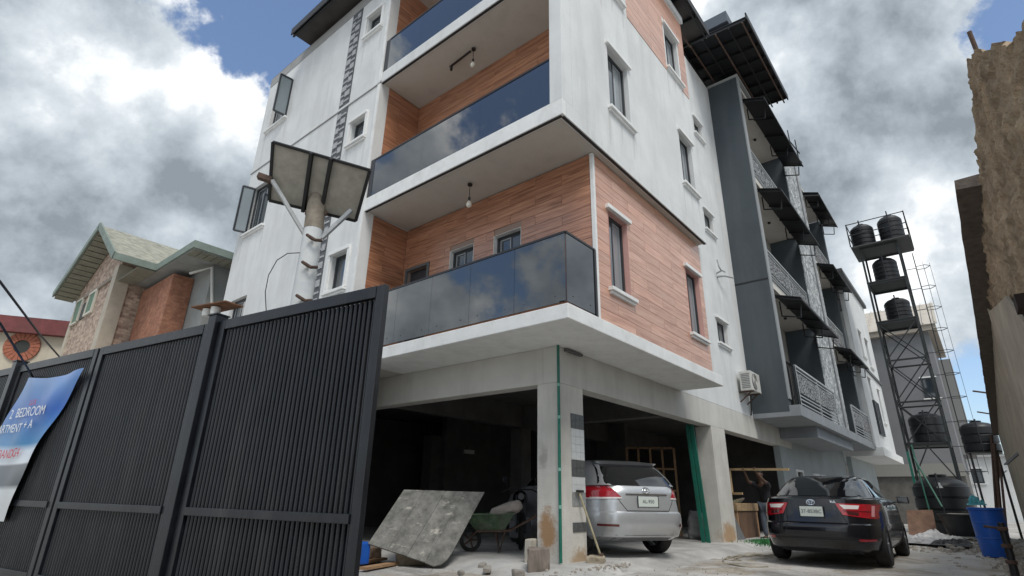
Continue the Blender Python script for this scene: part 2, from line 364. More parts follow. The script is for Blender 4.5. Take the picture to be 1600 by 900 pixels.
def cladding(root, plane, v, a0, a1, z0, z1, holes=(), rh=.2, tl=1.2, g=.0034, out=-1, th=.014, m=None):
    """long wood-look tiles, each an object; brick bond"""
    nrow = max(1, round((z1-z0)/rh)); rh = (z1-z0)/nrow
    for r in range(nrow):
        c, d = z0+r*rh, z0+(r+1)*rh; x = a0-(tl*(.5 if r % 2 else 0)); segs = []
        while x < a1-1e-6:
            segs.append((max(x, a0), min(x+tl, a1))); x += tl
        for h in holes:
            if h[2] < d-.02 and h[3] > c+.02:
                ns = []
                for p, q in segs:
                    if h[1] <= p or h[0] >= q: ns.append((p, q)); continue
                    if h[0]-p > .03: ns.append((p, h[0]))
                    if q-h[1] > .03: ns.append((h[1], q))
                segs = ns
        for p, q in segs:
            if q-p < .03: continue
            key = (plane, round(q-p, 3), round(rh, 3), m is None)
            if key not in TILES:
                me = MB(); abox(me, plane, 0, -(q-p)/2+g, (q-p)/2-g, -th/2, th/2, -rh/2+g, rh/2-g)
                o = me.build('cladding_tile', m or WOOD, None); TILES[key] = o.data; bpy.data.objects.remove(o)
            o = bpy.data.objects.new('cladding_tile', TILES[key]); COL.objects.link(o); o.parent = root
            cpos = Vector((v+out*th/2, (p+q)/2, (c+d)/2) if plane == 'x' else ((p+q)/2, v+out*th/2, (c+d)/2))
            o.location = cpos-Vector(ORG)

# ================================================================== SETTING: ground
def ground_mat():
    m = bpy.data.materials.new('dusty_concrete_ground'); m.use_nodes = True; nt = m.node_tree; N = nt.nodes; L = nt.links; P = N['Principled BSDF']; P.inputs['Roughness'].default_value = .88
    g = N.new('ShaderNodeNewGeometry')
    def nz(s, d=8, r=.62, dist=0):
        n = N.new('ShaderNodeTexNoise'); n.inputs['Scale'].default_value = s; n.inputs['Detail'].default_value = d; n.inputs['Roughness'].default_value = r; n.inputs['Distortion'].default_value = dist; L.new(g.outputs['Position'], n.inputs[0]); return n.outputs[0]
    def rp(src, stops):
        r = N.new('ShaderNodeValToRGB'); L.new(src, r.inputs[0]); e = r.color_ramp.elements
        e[0].position, e[0].color = stops[0][0], (*stops[0][1], 1); e[1].position, e[1].color = stops[-1][0], (*stops[-1][1], 1)
        for p, c in stops[1:-1]: a = e.new(p); a.color = (*c, 1)
        return r.outputs[0]
    def mx(f, a, b, bt='MIX'):
        x = N.new('ShaderNodeMix'); x.data_type = 'RGBA'; x.blend_type = bt
        if hasattr(f, 'node'): L.new(f, x.inputs[0])
        else: x.inputs[0].default_value = f
        L.new(a, x.inputs[6]); L.new(b, x.inputs[7]); return x.outputs[2]
    conc = rp(nz(.5, 8, .6, .4), [(.3, (.33, .325, .315)), (.5, (.50, .49, .47)), (.7, (.62, .60, .57))])
    dirt = rp(nz(2.2, 9, .7), [(.3, (.24, .205, .165)), (.7, (.48, .42, .34))])
    fine = rp(nz(28, 4, .6), [(.25, (.55, .55, .55)), (.75, (1.25, 1.25, 1.25))])
    blot = rp(nz(.9, 8, .7, .8), [(.50, (0, 0, 0)), (.60, (.85, .85, .85))])
    sx = N.new('ShaderNodeSeparateColor'); L.new(blot, sx.inputs[0])
    c = mx(sx.outputs[0], conc, dirt); c = mx(.55, c, fine, 'MULTIPLY'); c = mx(.8, c, rp(nz(.42, 9, .68, 1.2), [(.36, (.42, .41, .40)), (.50, (1, 1, 1))]), 'MULTIPLY'); L.new(c, P.inputs['Base Color'])
    b = N.new('ShaderNodeBump'); b.inputs['Strength'].default_value = .6; b.inputs['Distance'].default_value = .03; L.new(nz(14, 8, .65), b.inputs['Height']); L.new(b.outputs[0], P.inputs['Normal'])
    return m
GROUND = ground_mat()
def ground():
    mb = MB(); nx, ny = 100, 60; x0, x1, y0, y1 = 3.0, 28.0, -1.0, 10.0
    def hz(x, y):
        e = min(x-x0, x1-x, y-y0, y1-y); k = max(0, min(1, e/1.0))
        mound = .055*max(0, min(1, 1.6-max(abs(x-13.2)/2.6, abs(y-2.4)/1.2)))
        return mound+k*(.022*noise.fractal(Vector((x*.7, y*.7, 3)), 1.0, 2.0, 4)+.012*noise.noise(Vector((x*4, y*4, 1))))-.012*k
    vs = [(x0+(x1-x0)*i/nx, y0+(y1-y0)*j/ny) for j in range(ny+1) for i in range(nx+1)]
    mb.add([(x, y, hz(x, y)) for x, y in vs], [(j*(nx+1)+i, j*(nx+1)+i+1, (j+1)*(nx+1)+i+1, (j+1)*(nx+1)+i) for j in range(ny) for i in range(nx)])
    B = 600
    for a in ((-B, x0, -B, B), (x1, B, -B, B), (x0, x1, -B, y0), (x0, x1, y1, B)):
        mb.add([(a[0], a[2], 0), (a[1], a[2], 0), (a[1], a[3], 0), (a[0], a[3], 0)], [(0,1,2,3)])
    o = mb.build('ground', GROUND, smooth=60); tag(o, kind='structure')
ground()
# a cracked concrete strip in front of the garage mouth and rubble strewn along it
def gravel():
    mb = MB(); rr = random.Random(3)
    def chip(x, y, s, z=0):
        n = 6; p = []; tp = []; hh = s*rr.uniform(.25,.6)
        for k in range(n): a = 2*math.pi*(k+.5*rr.random())/n; q_ = .6+.5*rr.random(); p.append((x+s*math.cos(a)*q_, y+s*math.sin(a)*q_, z-.012)); tp.append((x+s*math.cos(a)*q_*.7, y+s*math.sin(a)*q_*.7, z+hh*rr.uniform(.75,1.1)))
        mb.add(p+tp, [(k, (k+1) % n, n+(k+1) % n, n+k) for k in range(n)]+[tuple(range(n,2*n))])
    for _ in range(1100):
        x = rr.uniform(5.5, 27); y = rr.gauss(4.6, .8) if rr.random() < .6 else rr.uniform(-.4, 9)
        chip(x, y, rr.uniform(.006, .014) if rr.random() < .96 else rr.uniform(.02, .035))
    for _ in range(350):
        chip(rr.gauss(7.75, .40), rr.gauss(4.9, .2), rr.uniform(.010, .035), .08)
    for _ in range(500): chip(rr.gauss(21, 3), rr.gauss(1.2, .7), rr.uniform(.02, .07))
    for _ in range(400): chip(rr.gauss(16, 4), rr.gauss(-.15, .15), rr.uniform(.02, .07))
    o = mb.build('gravel', mat('gravel', (.33, .30, .26), .95, var=.35, vscale=9)); tag(o, 'loose gravel and rubble chips scattered on the concrete yard', 'gravel', kind='stuff')
gravel()

# ================================================================== THE CORNER APARTMENT BUILDING
GX, GY = 7.36, 5.15                                   # the garage corner column
B = thing('apartment_building', (7, 7, 0), 'white apartment building with wood tile cladding and glass balconies over an open garage', 'building')
CLMN = mat('column_plaster', (.60, .585, .54), .88, var=.10, vscale=2, bump=.3, bscale=45, dirt=(.31, .29, .26), dirt_amt=.5, dscale=1.6, streak=True)
SFT = 2.80
# columns
def column(name, x0, x1, y0, y1, z0, z1, m=None):
    return MB().box(x0, x1, y0, y1, z0, z1).build(name, m or CLMN, B, bevel=.012)
c1 = column('column', GX, GX+.76, GY, GY+.42, -.05, SFT)
stain(CLMN, [((GX,GY+.22,.55),(.25,.18,.36),(.36,.20,.085),.9), ((GX+.55,GY,.10),(.3,.3,.22),(.38,.25,.13),.8), ((14.55,GY,.25),(.5,.3,.32),(.40,.24,.11),.85), ((GX+.05,GY+.3,1.6),(.1,.12,.2),(.2,.19,.17),.5)])
# bands of mosaic tile on the column's alley face
TD = mat('grey_tile', (.10, .105, .105), .4, var=.3, vscale=25); TL = mat('pale_tile', (.62, .64, .64), .35, var=.06, vscale=20); TM = mat('mid_tile', (.30, .31, .31), .4, var=.2, vscale=25)
for za, zb, m in ((2.10, 2.34, TD), (1.60, 2.095, TL), (1.34, 1.595, TD), (1.10, 1.335, TL), (.90, 1.095, TM), (.52, .66, TD)):
    n = max(1, round((zb-za)/.12)); s = .385/3
    for r in range(n):
        for k in range(3):
            h = (zb-za)/n; xx = GX+.36+k*s
            bx('tile', m, c1, xx+.002, xx+s-.002, GY-.012, GY-.001, za+r*h+.002, za+(r+1)*h-.002)
c2 = column('column', 14.1, 15.05, GY, GY+.42, -.05, SFT)
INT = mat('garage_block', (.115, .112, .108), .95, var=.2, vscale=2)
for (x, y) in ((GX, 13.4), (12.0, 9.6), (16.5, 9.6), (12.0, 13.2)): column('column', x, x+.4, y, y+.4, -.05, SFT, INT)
# beams
bx('beam', CREAM, B, GX, 21.8, GY+.002, GY+.30, SFT, 3.418, bevel=.01)
bx('beam', CREAM, B, GX+.002, GX+.30, GY+.302, 15.5, SFT, 3.418, bevel=.01)
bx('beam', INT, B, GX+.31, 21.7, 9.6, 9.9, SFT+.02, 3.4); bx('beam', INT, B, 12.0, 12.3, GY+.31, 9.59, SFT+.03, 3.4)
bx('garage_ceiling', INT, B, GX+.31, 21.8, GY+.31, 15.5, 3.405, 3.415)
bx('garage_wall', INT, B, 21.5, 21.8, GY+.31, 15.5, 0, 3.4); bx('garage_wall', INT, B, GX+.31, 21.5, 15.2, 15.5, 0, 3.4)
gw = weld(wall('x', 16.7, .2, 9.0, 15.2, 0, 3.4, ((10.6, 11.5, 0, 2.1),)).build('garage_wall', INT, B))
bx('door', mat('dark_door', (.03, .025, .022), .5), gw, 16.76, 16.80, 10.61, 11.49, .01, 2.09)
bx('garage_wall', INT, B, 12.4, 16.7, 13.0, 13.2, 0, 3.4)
GFL = mat('garage_floor', (.44, .435, .42), .9, var=.25, vscale=1.5, bump=.4, bscale=20, dirt=(.20, .19, .175), dirt_amt=.7, dscale=.9)
FZ = .10
_o = MB().add([(6.2,4.1,-.06),(21.4,4.1,-.06),(21.4,15.1,-.06),(6.2,15.1,-.06),(6.95,4.75,FZ),(21.4,4.75,FZ),(21.4,15.1,FZ),(6.95,15.1,FZ)], [(4,5,6,7),(0,1,5,4),(1,2,6,5),(2,3,7,6),(3,0,4,7)]).build('garage_floor', GFL); tag(_o, kind='structure')
# first floor balcony slab
bx('balcony_slab', TRIM, B, 6.2, 12.4, 4.14, 9.15, 3.42, 3.65, bevel=.012)
bx('floor_slab', SOFFIT, B, 12.405, 21.8, GY+.02, 15.5, 3.42, 3.65); bx('floor_slab', SOFFIT, B, 6.21, 12.40, 9.16, 15.5, 3.42, 3.65)
# lower storey: wood-clad walls
WY, WX, RW = 4.17, 7.10, 9.15
back = mat('wall_render', (.30, .22, .18), .9)
w1h = ((7.56, 8.25, 4.30, 5.78), (10.9, 11.65, 4.32, 5.82))
rw = weld(wall('y', WY+.016, .2, WX+.022, 11.9, 3.652, 6.718, w1h).build('clad_wall', back, B))
cladding(rw, 'y', WY+.016, WX+.06, 11.9, 3.655, 6.715, [(a-.0, b, c, d) for a, b, c, d in w1h], m=WOOD_LIT)
for h in w1h: window(B, 'y', WY, *h, reveal=PINK)
bh = ((8.35, 9.0, 3.66, 5.66), (6.98, 7.66, 4.55, 5.78), (5.76, 6.44, 4.55, 5.76))
bw = weld(wall('x', WX+.016, .2, WY+.22, RW, 3.652, 6.718, bh).build('clad_wall', back, B))
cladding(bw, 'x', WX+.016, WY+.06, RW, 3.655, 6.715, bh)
for h in bh[1:]: window(B, 'x', WX, *h, trim=False, mull=1, reveal=TRIM)
MB().box(WX+.09, WX+.14, 8.36, 8.99, 3.67, 5.65).build('balcony_door', FRAME, B)
fr = MB(); fr.box(WX-.02, WX+.02, 8.28, 8.349, 3.66, 5.72); fr.box(WX-.02, WX+.02, 9.001, 9.06, 3.66, 5.72); fr.box(WX-.02, WX+.02, 8.35, 9.0, 5.661, 5.72); fr.build('door_frame', mat('grey_frame', (.10, .11, .115), .5), B)
bx('corner_trim', TRIM, B, WX-.012, WX+.05, WY-.012, WY+.05, 3.655, 6.715)
def return_wall(z0, z1):
    o = MB().box(5.92, WX+.2, RW+.016, RW+.20, z0, z1).build('clad_wall', back, B); cladding(o, 'y', RW+.016, 5.93, WX, z0+.003, z1-.003)
return_wall(3.652, 6.718)
bx('wall', WHITE, B, 11.905, 12.1, WY+.03, GY+.2, 3.652, 6.718)
# second and third storeys: white frame that overhangs the corner
OX, OY, EX = 5.90, 3.97, 11.9
for z0, z1 in ((6.72, 7.03), (10.2, 10.5)):
    bx('floor_slab', SOFFIT, B, OX+.10, EX-.005, OY+.10, RW, z0+.012, z1-.01)
    bx('slab_edge', TRIM if z0 < 7 else WHITE, B, OX, OX+.099, OY+.30 if z0 > 7 else OY, RW+.0, z0, z1, bevel=.006)
bx('slab_edge', WHITE, B, OX+.10, EX, OY, OY+.099, 6.72, 7.03)
SHADOWGAP = mat('shadow_strip', (.03, .03, .032), .7)  # dark strip paints the shadow line under the slab edge
for z0 in (6.72, 10.2):
    mb = MB(); mb.box(OX+.02, OX+.07, OY+.05, RW, z0-.012, z0+.004)
    if z0 < 7: mb.box(OX+.07, EX, OY+.02, OY+.07, z0-.012, z0+.004)
    mb.build('shadow_strip', SHADOWGAP, B)
rh = ((7.5, 8.32, 7.86, 9.36), (10.86, 11.6, 7.9, 9.32), (7.42, 8.24, 11.1, 12.5), (10.62, 11.4, 11.1, 12.5))
uw = weld(wall('y', OY, .2, OX+.30, EX, 7.031, 13.85, rh).build('wall', WHITE, B))
for h in rh: window(B, 'y', OY, *h)
pinkw = [h for h in rh if h[2] > 10]
cladding(uw, 'y', OY+.001, 8.05+.45, EX-.01, 10.95, 13.55, [(a-.09, b+.09, c-.13, d+.1) for a, b, c, d in pinkw], th=.012, m=WOOD_LIT)
bx('corner_column', WHITE, B, OX, OX+.299, OY, OY+.25, 7.031, 13.85, bevel=.006)
bx('wall', WHITE, B, EX-.2, EX-.001, OY+.201, GY+.2, 6.72, 13.85)
for z0, z1, hs in ((7.03, 10.21, ((6.0, 7.2, 7.04, 9.2),)), (10.5, 13.84, ((6.0, 7.2, 10.52, 12.7),))):
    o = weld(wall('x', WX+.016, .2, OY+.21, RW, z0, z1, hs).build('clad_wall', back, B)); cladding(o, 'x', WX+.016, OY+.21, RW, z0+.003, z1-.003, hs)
    window(B, 'x', WX, *hs[0], trim=False); return_wall(z0, z1)
bx('balcony_ceiling', SOFFIT, B, OX+.10, WX, OY+.25, RW, 13.6, 13.7); bx('slab_edge', WHITE, B, OX, OX+.099, OY+.25, RW, 13.5, 13.85)
# left block
lh = ((13.95, 15.05, 11.55, 13.0), (14.0, 15.1, 7.95, 9.5), (14.1, 15.0, 4.4, 5.9), (9.5, 10.1, 12.2, 12.85), (9.58, 10.15, 8.85, 9.48), (9.55, 10.15, 5.05, 5.92))
lw = weld(wall('x', OX, .25, RW, 15.55, 0, 13.85, lh).build('wall', WHITE, B))
bx('wall', WHITE, B, OX+.251, 21.8, 15.3, 15.55, 0, 13.85)
bx('string_course', WHITE, B, OX-.025, OX-.001, RW, 15.6, 10.2, 10.26); bx('string_course', mat('shadow_grey', (.30,.30,.30), .9), B, OX-.02, OX-.001, RW, 15.56, 10.175, 10.199)  # lower grey strip paints the shadow line beneath the course
bx('parapet_band', mat('grey_band', (.33, .33, .325), .8, var=.1), B, OX-.012, OX-.001, RW, 15.55, 13.52, 13.85)
bx('corner_trim', TRIM, B, OX-.02, OX-.001, RW, RW+.10, 3.66, 13.5)
for i, h in enumerate(lh):
    big = i < 3
    window(B, 'x', OX, *h, head=not big, mull=1 if big else 0, trim=True)
    if not big:
        bx('window_jamb', TRIM, B, OX-.05, OX-.001, h[0]-.1, h[0]-.02, h[2]-.02, h[3]+.02); bx('window_jamb', TRIM, B, OX-.05, OX-.001, h[1]+.02, h[1]+.1, h[2]-.02, h[3]+.02)
    if i < 2:                                                   # casement leaf swung open
        ya = h[0]+.1; q = Vector((OX-.02, ya-.1, 0)); d = Vector((-.36, .04, 0)) if i == 0 else Vector((-.52, .22, 0)); zz0, zz1 = h[2]+.05, h[3]-.05
        if i == 1: q = Vector((OX-.02, h[1]-.1, 0)); d = Vector((-.30, .10, 0))
        f = MB(); e = q+d
        f.bar(q+Vector((0,0,zz0)), q+Vector((0,0,zz1)), .045); f.bar(e+Vector((0,0,zz0)), e+Vector((0,0,zz1)), .045)
        f.bar(q+Vector((0,0,zz0)), e+Vector((0,0,zz0)), .045); f.bar(q+Vector((0,0,zz1)), e+Vector((0,0,zz1)), .045)
        fo = f.build('open_casement', FRAME, B)
        MB().sheet([q+Vector((0,0,zz0)), e+Vector((0,0,zz0)), e+Vector((0,0,zz1)), q+Vector((0,0,zz1))], .008).build('pane', glass_mat('pale_glass', (.20, .24, .26), .06), fo)
# vertical ladder-like strip of dark blocks on the left facade
SD = mat('strip_dark', (.10, .105, .115), .7, var=.35, vscale=14); SL2 = mat('strip_pale', (.40, .41, .42), .7, var=.2, vscale=14)
st = bx('facade_strip', SD, B, OX-.014, OX-.001, 10.46, 10.90, 3.7, 13.5)
z = 3.75; k = 0; rr = random.Random(5)
while z < 13.35:
    if not 10.1 < z < 10.3:
        w = rr.uniform(.12, .2); y0 = 10.5+(.0 if k % 2 else .36-w)
        MB().box(OX-.03, OX-.015, y0, y0+w, z, z+.16).build('block', SL2, st)
        MB().box(OX-.026, OX-.015, 10.49 if k % 2 == 0 else 10.49+w+.05, 10.85-w if k % 2 == 0 else 10.87, z+.05, z+.10).build('block', SL2, st)
    z += .22; k += 1
# glass balustrades
def balustrade(pts, z0, z1, n, base=.04):
    for (a, b), cnt in zip(zip(pts[:-1], pts[1:]), n):
        a = Vector(a); b = Vector(b); d = (b-a)/cnt; nn = Vector((d.y, -d.x, 0)).normalized()
        for k in range(cnt):
            gg = .0025 if base > .03 else .0012; p = a+d*k+d.normalized()*gg; q = a+d*(k+1)-d.normalized()*gg
            g = MB().sheet([(p.x,p.y,z0+base),(q.x,q.y,z0+base),(q.x,q.y,z1),(p.x,p.y,z1)], .014).build('glass_panel', DARKGLASS, B)
            if base > .03:
                for t in (.2, .8):
                    c = p+(q-p)*t
                    MB().lathe([(.012,-.022),(.012,.022)], (c.x, c.y, z0+.16), 10, 'x' if abs(d.y) > abs(d.x) else 'y').build('standoff', STEELGREY, g, smooth=40)
        MB().bar((a.x,a.y,z1+.015), (b.x,b.y,z1+.015), .05, .035).build('handrail', RAIL, B)
balustrade([(6.24, 9.12), (6.24, 4.19), (7.06, 4.19)], 3.65, 4.80, (5, 1))
bx('glass_post', RAIL, B, 7.03, 7.08, 4.16, 4.22, 3.66, 4.82)
balustrade([(5.93, 9.0), (5.93, 4.22)], 7.03, 7.96, (3,), .004); bx('glass_post', RAIL, B, 5.91, 5.95, 9.0, 9.14, 7.035, 8.0)
balustrade([(5.93, 9.0), (5.93, 4.22)], 10.5, 11.45, (4,), .004); bx('glass_post', RAIL, B, 5.91, 5.95, 9.0, 9.14, 10.505, 11.48)
# recessed side wall with small vents
sh_ = ((15.45, 16.3, 5.30, 6.02), (15.5, 16.25, 8.98, 9.68), (15.6, 16.3, 12.65, 13.3))
weld(wall('y', GY, .2, EX, 17.7, 3.42, 15.9, sh_).build('wall', WHITE, B))
for h in sh_: window(B, 'y', GY, *h, mull=0, reveal=TRIM)
_sp = []
for h in rh:
    for xx, ln in ((h[0]-.06, .55), (h[1]+.06, .4), ((h[0]+h[1])/2, .3)): _sp.append(((xx, OY, h[2]-.12-ln*.55), (.045, .3, ln), (.44, .43, .40), .34))
for h in lh:
    for yy, ln in ((h[0]-.06, .5), (h[1]+.06, .6)): _sp.append(((OX, yy, h[2]-.12-ln*.55), (.3, .05, ln), (.44, .43, .40), .3))
stain(WHITE, _sp)
# roof: slab, dark sheet canopy on steel purlins
bx('roof_slab', STEELGREY, B, OX+.01, EX, OY+.01, 15.5, 13.852, 13.92); bx('roof_slab', BLACK, B, EX+.01, 17.65, GY-.02, 15.5, 15.95, 16.02)
ROOFU = mat('dark_roof_sheet', (.050, .044, .042), .6, var=.3, vscale=2)
def canopy(x0, x1, y0, y1, z, step, tilt=0.0):
    r = MB().sheet([(x0,y0,z),(x1,y0,z),(x1,y1,z+tilt),(x0,y1,z+tilt)], .03).build('roof_sheet', ROOFU, B)
    y = y0+.12
    n = max(2, round((x1-x0)/step))
    for k in range(n+1):
        xx = x0+.05+(x1-x0-.1)*k/n; MB().bar((xx, y0+.02, z-.06), (xx, y1, z-.06+tilt), .05, .10).build('rafter', BLACK, r)
    for k in range(4):
        yy = y0+.06+k*.5; MB().bar((x0, yy, z-.14), (x1, yy, z-.14), .04, .05).build('purlin', RUST if k % 2 else BLACK, r)
    return r
canopy(5.36, 7.4, 4.6, 13.4, 14.05, .7)
canopy(5.36, 13.2, 3.62, 4.59, 14.05, .9)
bx('fascia', BLACK, B, 5.33, 13.2, 3.58, 3.61, 13.96, 14.2); bx('fascia', BLACK, B, 5.32, 5.35, 3.6, 13.4, 13.96, 14.2)
bx('cornice', WHITE, B, 8.0, EX+.06, OY-.06, OY-.002, 13.62, 13.84)
# green drain pipe down the corner, with collars
gp = MB().tube([(GX-.03,GY-.04,3.41),(GX-.03,GY-.04,2.0),(GX-.03,GY-.04,.12)], .024, 12).build('drain_pipe', GREEN, B, smooth=40)
for zz in (2.72, 2.2, 1.4, .86): MB().lathe([(.029,0),(.029,.05)], (GX-.03, GY-.04, zz), 12).build('collar', mat('pale_green', (.22, .42, .35), .6), gp, smooth=40)
bx('soffit_pipe', mat('grey_pipe', (.12, .12, .12), .6), B, 7.55, 8.05, GY-.07, GY-.01, 3.36, 3.40)
# pendant lamps
BULB = mat('bulb_glass', (.75, .72, .62), .1, coat=1)
for (y, z, lab) in ((6.57, 6.70, 'hanging glass pendant lamp under the wood-clad first floor balcony ceiling'), (6.68, 10.18, 'hanging glass pendant lamp under the stained upper balcony ceiling')):
    t = thing('pendant_lamp', (6.5, y, z), lab, 'lamp')
    MB().lathe([(.05,-.03),(.05,0)], (6.5,y,z), 14).build('ceiling_rose', RAIL, t, smooth=40)
    MB().tube([(6.5,y,z-.02),(6.5,y,z-.30)], .006, 6).build('cord', RAIL, t)
    MB().lathe([(.02,-.38),(.025,-.30),(.015,-.29)], (6.5,y,z), 12).build('lamp_holder', RAIL, t, smooth=40)
    MB().lathe([(.01,-.52),(.045,-.50),(.058,-.45),(.04,-.40),(.022,-.37)], (6.5,y,z), 14).build('bulb', BULB, t, smooth=60)
ORG = (0,0,0)
t = thing('track_light', (6.5, 7.2, 10.18), 'short black track light fixed to the stained upper balcony ceiling', 'lamp')
MB().bar((6.48,6.75,10.14),(6.53,7.45,10.14), .04, .03).build('track', RAIL, t); MB().lathe([(.03,-.16),(.035,-.06),(.012,-.03)], (6.53,7.4,10.18), 12).build('lamp_head', RAIL, t, smooth=40)

# ================================================================== CHARCOAL WING WITH BALCONIES AND CANOPIES
XB, YB, YL = 17.7, 4.07, 3.79
W = thing('apartment_wing', (22, 7, 0), 'charcoal grey apartment wing with stone-faced pillars, metal railings and black canopies', 'building')
bx('end_wall', CHAR, W, XB, XB+.28, YB+.02, GY, 3.52, 15.9)
bx('end_wall_groove', BLACK, W, XB-.004, XB-.001, YB+.02, GY, 7.72, 7.78)
bx('edge_trim', mat('pale_grey_edge', (.30, .32, .33), .8), W, XB+.02, XB+.29, YB-.02, YB+.018, 3.9, 15.9)
bx('coping', mat('pale_grey_edge2', (.36, .37, .37), .8), W, XB-.06, 24.0, YB-.06, GY+.1, 15.902, 15.98)
FLO = [3.52, 7.55, 11.55]
XE = 31.2
DW = mat('balcony_back_wall', (.30, .29, .27), .9, var=.1)
bx('wall', DW, W, XB+.281, XE, GY+.01, GY+.2, 3.5, 15.9)
LIP = mat('lip_grey', (.25, .27, .29), .8, var=.1, vscale=2)
bx('balcony_slab', LIP, W, XB+.001, XE, YL, GY, FLO[0]-.14, FLO[0]+.34 -.16, bevel=.01)
bx('slab_haunch', LIP, W, 20.4, 26.5, YL+.2, GY, FLO[0]-.5, FLO[0]-.141)
for f in FLO[1:]: bx('balcony_slab', SOFFIT, W, XB+.281, XE, YB+.01, GY, f-.02, f+.18)
bx('balcony_slab', SOFFIT, W, XB+.281, XE, YB+.01, GY, 15.55, 15.7)
bx('stone_pillar', STONE, W, 23.6, 26.9, YB-.02, YB+.45, FLO[0]+.17, 16.4)
bx('pillar_side', CHAR, W, 23.57, 23.599, YB, GY, FLO[0]+.17, 15.9)
bx('end_wall', CHAR, W, 30.9, XE, YB, GY, 3.6, 15.4); bx('partition', CHAR, W, 26.91, 27.1, YB+.4, GY, 3.6, 15.5)
def railing(x0, x1, y, z):
    r = MB().bar((x0,y,z+1.22),(x1,y,z+1.22), .06).build('railing', SASH, W)
    for dz in (1.10, .33, .22, .09): MB().bar((x0,y,z+dz),(x1,y,z+dz), .035).build('rail', SASH, r)
    for xx in (x0, (x0+x1)/2, x1): MB().bar((xx,y,z),(xx,y,z+1.22), .05).build('post', SASH, r)
    bx('lace_panel', LACE, r, x0+.03, x1-.03, y-.012, y+.012, z+.42, z+1.03)
railing(XB+.35, 23.5, YL+.05, FLO[0]+.18); railing(27.0, XE-.1, YL+.05, FLO[0]+.18)
for f in FLO[1:]:
    railing(XB+.35, 23.5, YB+.06, f+.18); railing(27.15, 30.8, YB+.06, f+.18)
for k in range(13): MB().bar((XB+.32, YL+.05+k*.09, FLO[0]+.2),(XB+.32, YL+.05+k*.09, FLO[0]+1.4), .03).build('side_bar', BLACK, W)
def grille(x0, x1, z0, z1):
    g = MB().bar((x0,GY-.05,z1),(x1,GY-.05,z1), .04).build('burglar_grille', BLACK, W); n = round((x1-x0)/.22)
    for k in range(n+1): MB().bar((x0+(x1-x0)*k/n,GY-.05,z0),(x0+(x1-x0)*k/n,GY-.05,z1), .022).build('bar', BLACK, g)
    for zz in (z0+.5, z0+1.1): MB().bar((x0,GY-.05,zz),(x1,GY-.05,zz), .022).build('bar', BLACK, g)
for f in FLO[:1]: grille(20.0, 23.4, f+.2, f+2.6)
for f in FLO:
    bx('balcony_door', mat('dark_door2', (.035, .03, .028), .5), W, 21.0, 22.9, GY-.02, GY+.008, f+.19, f+2.4)
    bx('balcony_door', MATS['dark_door2'], W, 28.0, 29.6, GY-.02, GY+.008, f+.19, f+2.4)
    MB().lathe([(.06,-.03),(.05,-.06),(.06,0)], (21.5, 4.6, f+3.98), 12).build('ceiling_light', BLACK, W, smooth=40)
def awning(x0, x1, zi, zo, yo):
    a = MB().sheet([(x0,yo,zo),(x1,yo,zo),(x1,YB,zi),(x0,YB,zi)], .025).build('awning', BLACK, W)
    for k in range(5):
        xx = x0+.1+(x1-x0-.2)*k/4; MB().bar((xx,yo,zo-.05),(xx,YB,zi-.05), .04, .05).build('awning_rib', BLACK, a)
    MB().bar((x0,yo,zo-.05),(x1,yo,zo-.05), .04).build('awning_rail', BLACK, a)
    for xx in (x0+.6, (x0+x1)/2+.8, x1-.1):
        f = MB(); f.bar((xx,YB,zi-.55),(xx,yo+.2,zo-.45), .035); f.bar((xx,yo+.2,zo-.45),(xx,yo+.15,zo-.05), .035); f.bar((xx,YB,zi-.55),(xx,YB,zi-.05), .035); f.build('awning_bracket', BLACK, a)
for zi in (7.25, 11.2, 15.05):
    awning(18.0, 23.55, zi, zi-.20-.02*zi*.3, 3.32)
for zi in (7.5, 11.5, 15.3): awning(26.95, 31.4, zi, zi-.25, 3.40)
# top canopy over the wing
cs = MB().sheet([(15.5,2.98,16.25),(20.6,2.98,16.25),(20.6,6.5,16.45),(15.5,6.5,16.45)], .03).build('roof_sheet', BLACK, W)
for k in range(8): MB().bar((15.55+k*.70,3.0,16.19),(15.55+k*.70,6.4,16.39), .05, .09).build('rafter', BLACK, cs)
for k in range(5): MB().bar((15.5,3.1+k*.45,16.10+k*.025),(20.6,3.1+k*.45,16.10+k*.025), .045).build('purlin', BLACK if k % 2 else RUST, cs)
bx('fascia', BLACK, W, 15.48, 20.6, 2.93, 2.975, 16.16, 16.42)
bx('parapet_box', mat('slate_box', (.10, .12, .15), .7), W, 15.5, 17.5, 3.55, 4.75, 16.5, 16.95)
for xx, yy in ((17.9, 4.2), (19.6, 4.2), (20.3, 3.3)): MB().bar((xx,yy,15.98),(xx,yy,16.2), .06).build('roof_post', BLACK, W)
# upper scaffold of thin pipes beside the top awning
for (a, b) in (((23.2,3.6,16.0),(24.6,3.5,16.05)), ((23.3,3.6,15.5),(24.7,3.5,15.6)), ((23.3,3.6,15.4),(23.3,3.6,16.6)), ((24.4,3.55,15.4),(24.4,3.55,16.7)), ((26.0,3.9,14.6),(26.6,3.3,14.7))):
    MB().bar(a, b, .04).build('pipe', BLACK, W)
MB().tube([(26.0,4.0,3.8),(26.0,4.0,17.2)], .04, 8).build('downpipe', mat('grey_pipe2', (.3, .31, .32), .6), W)
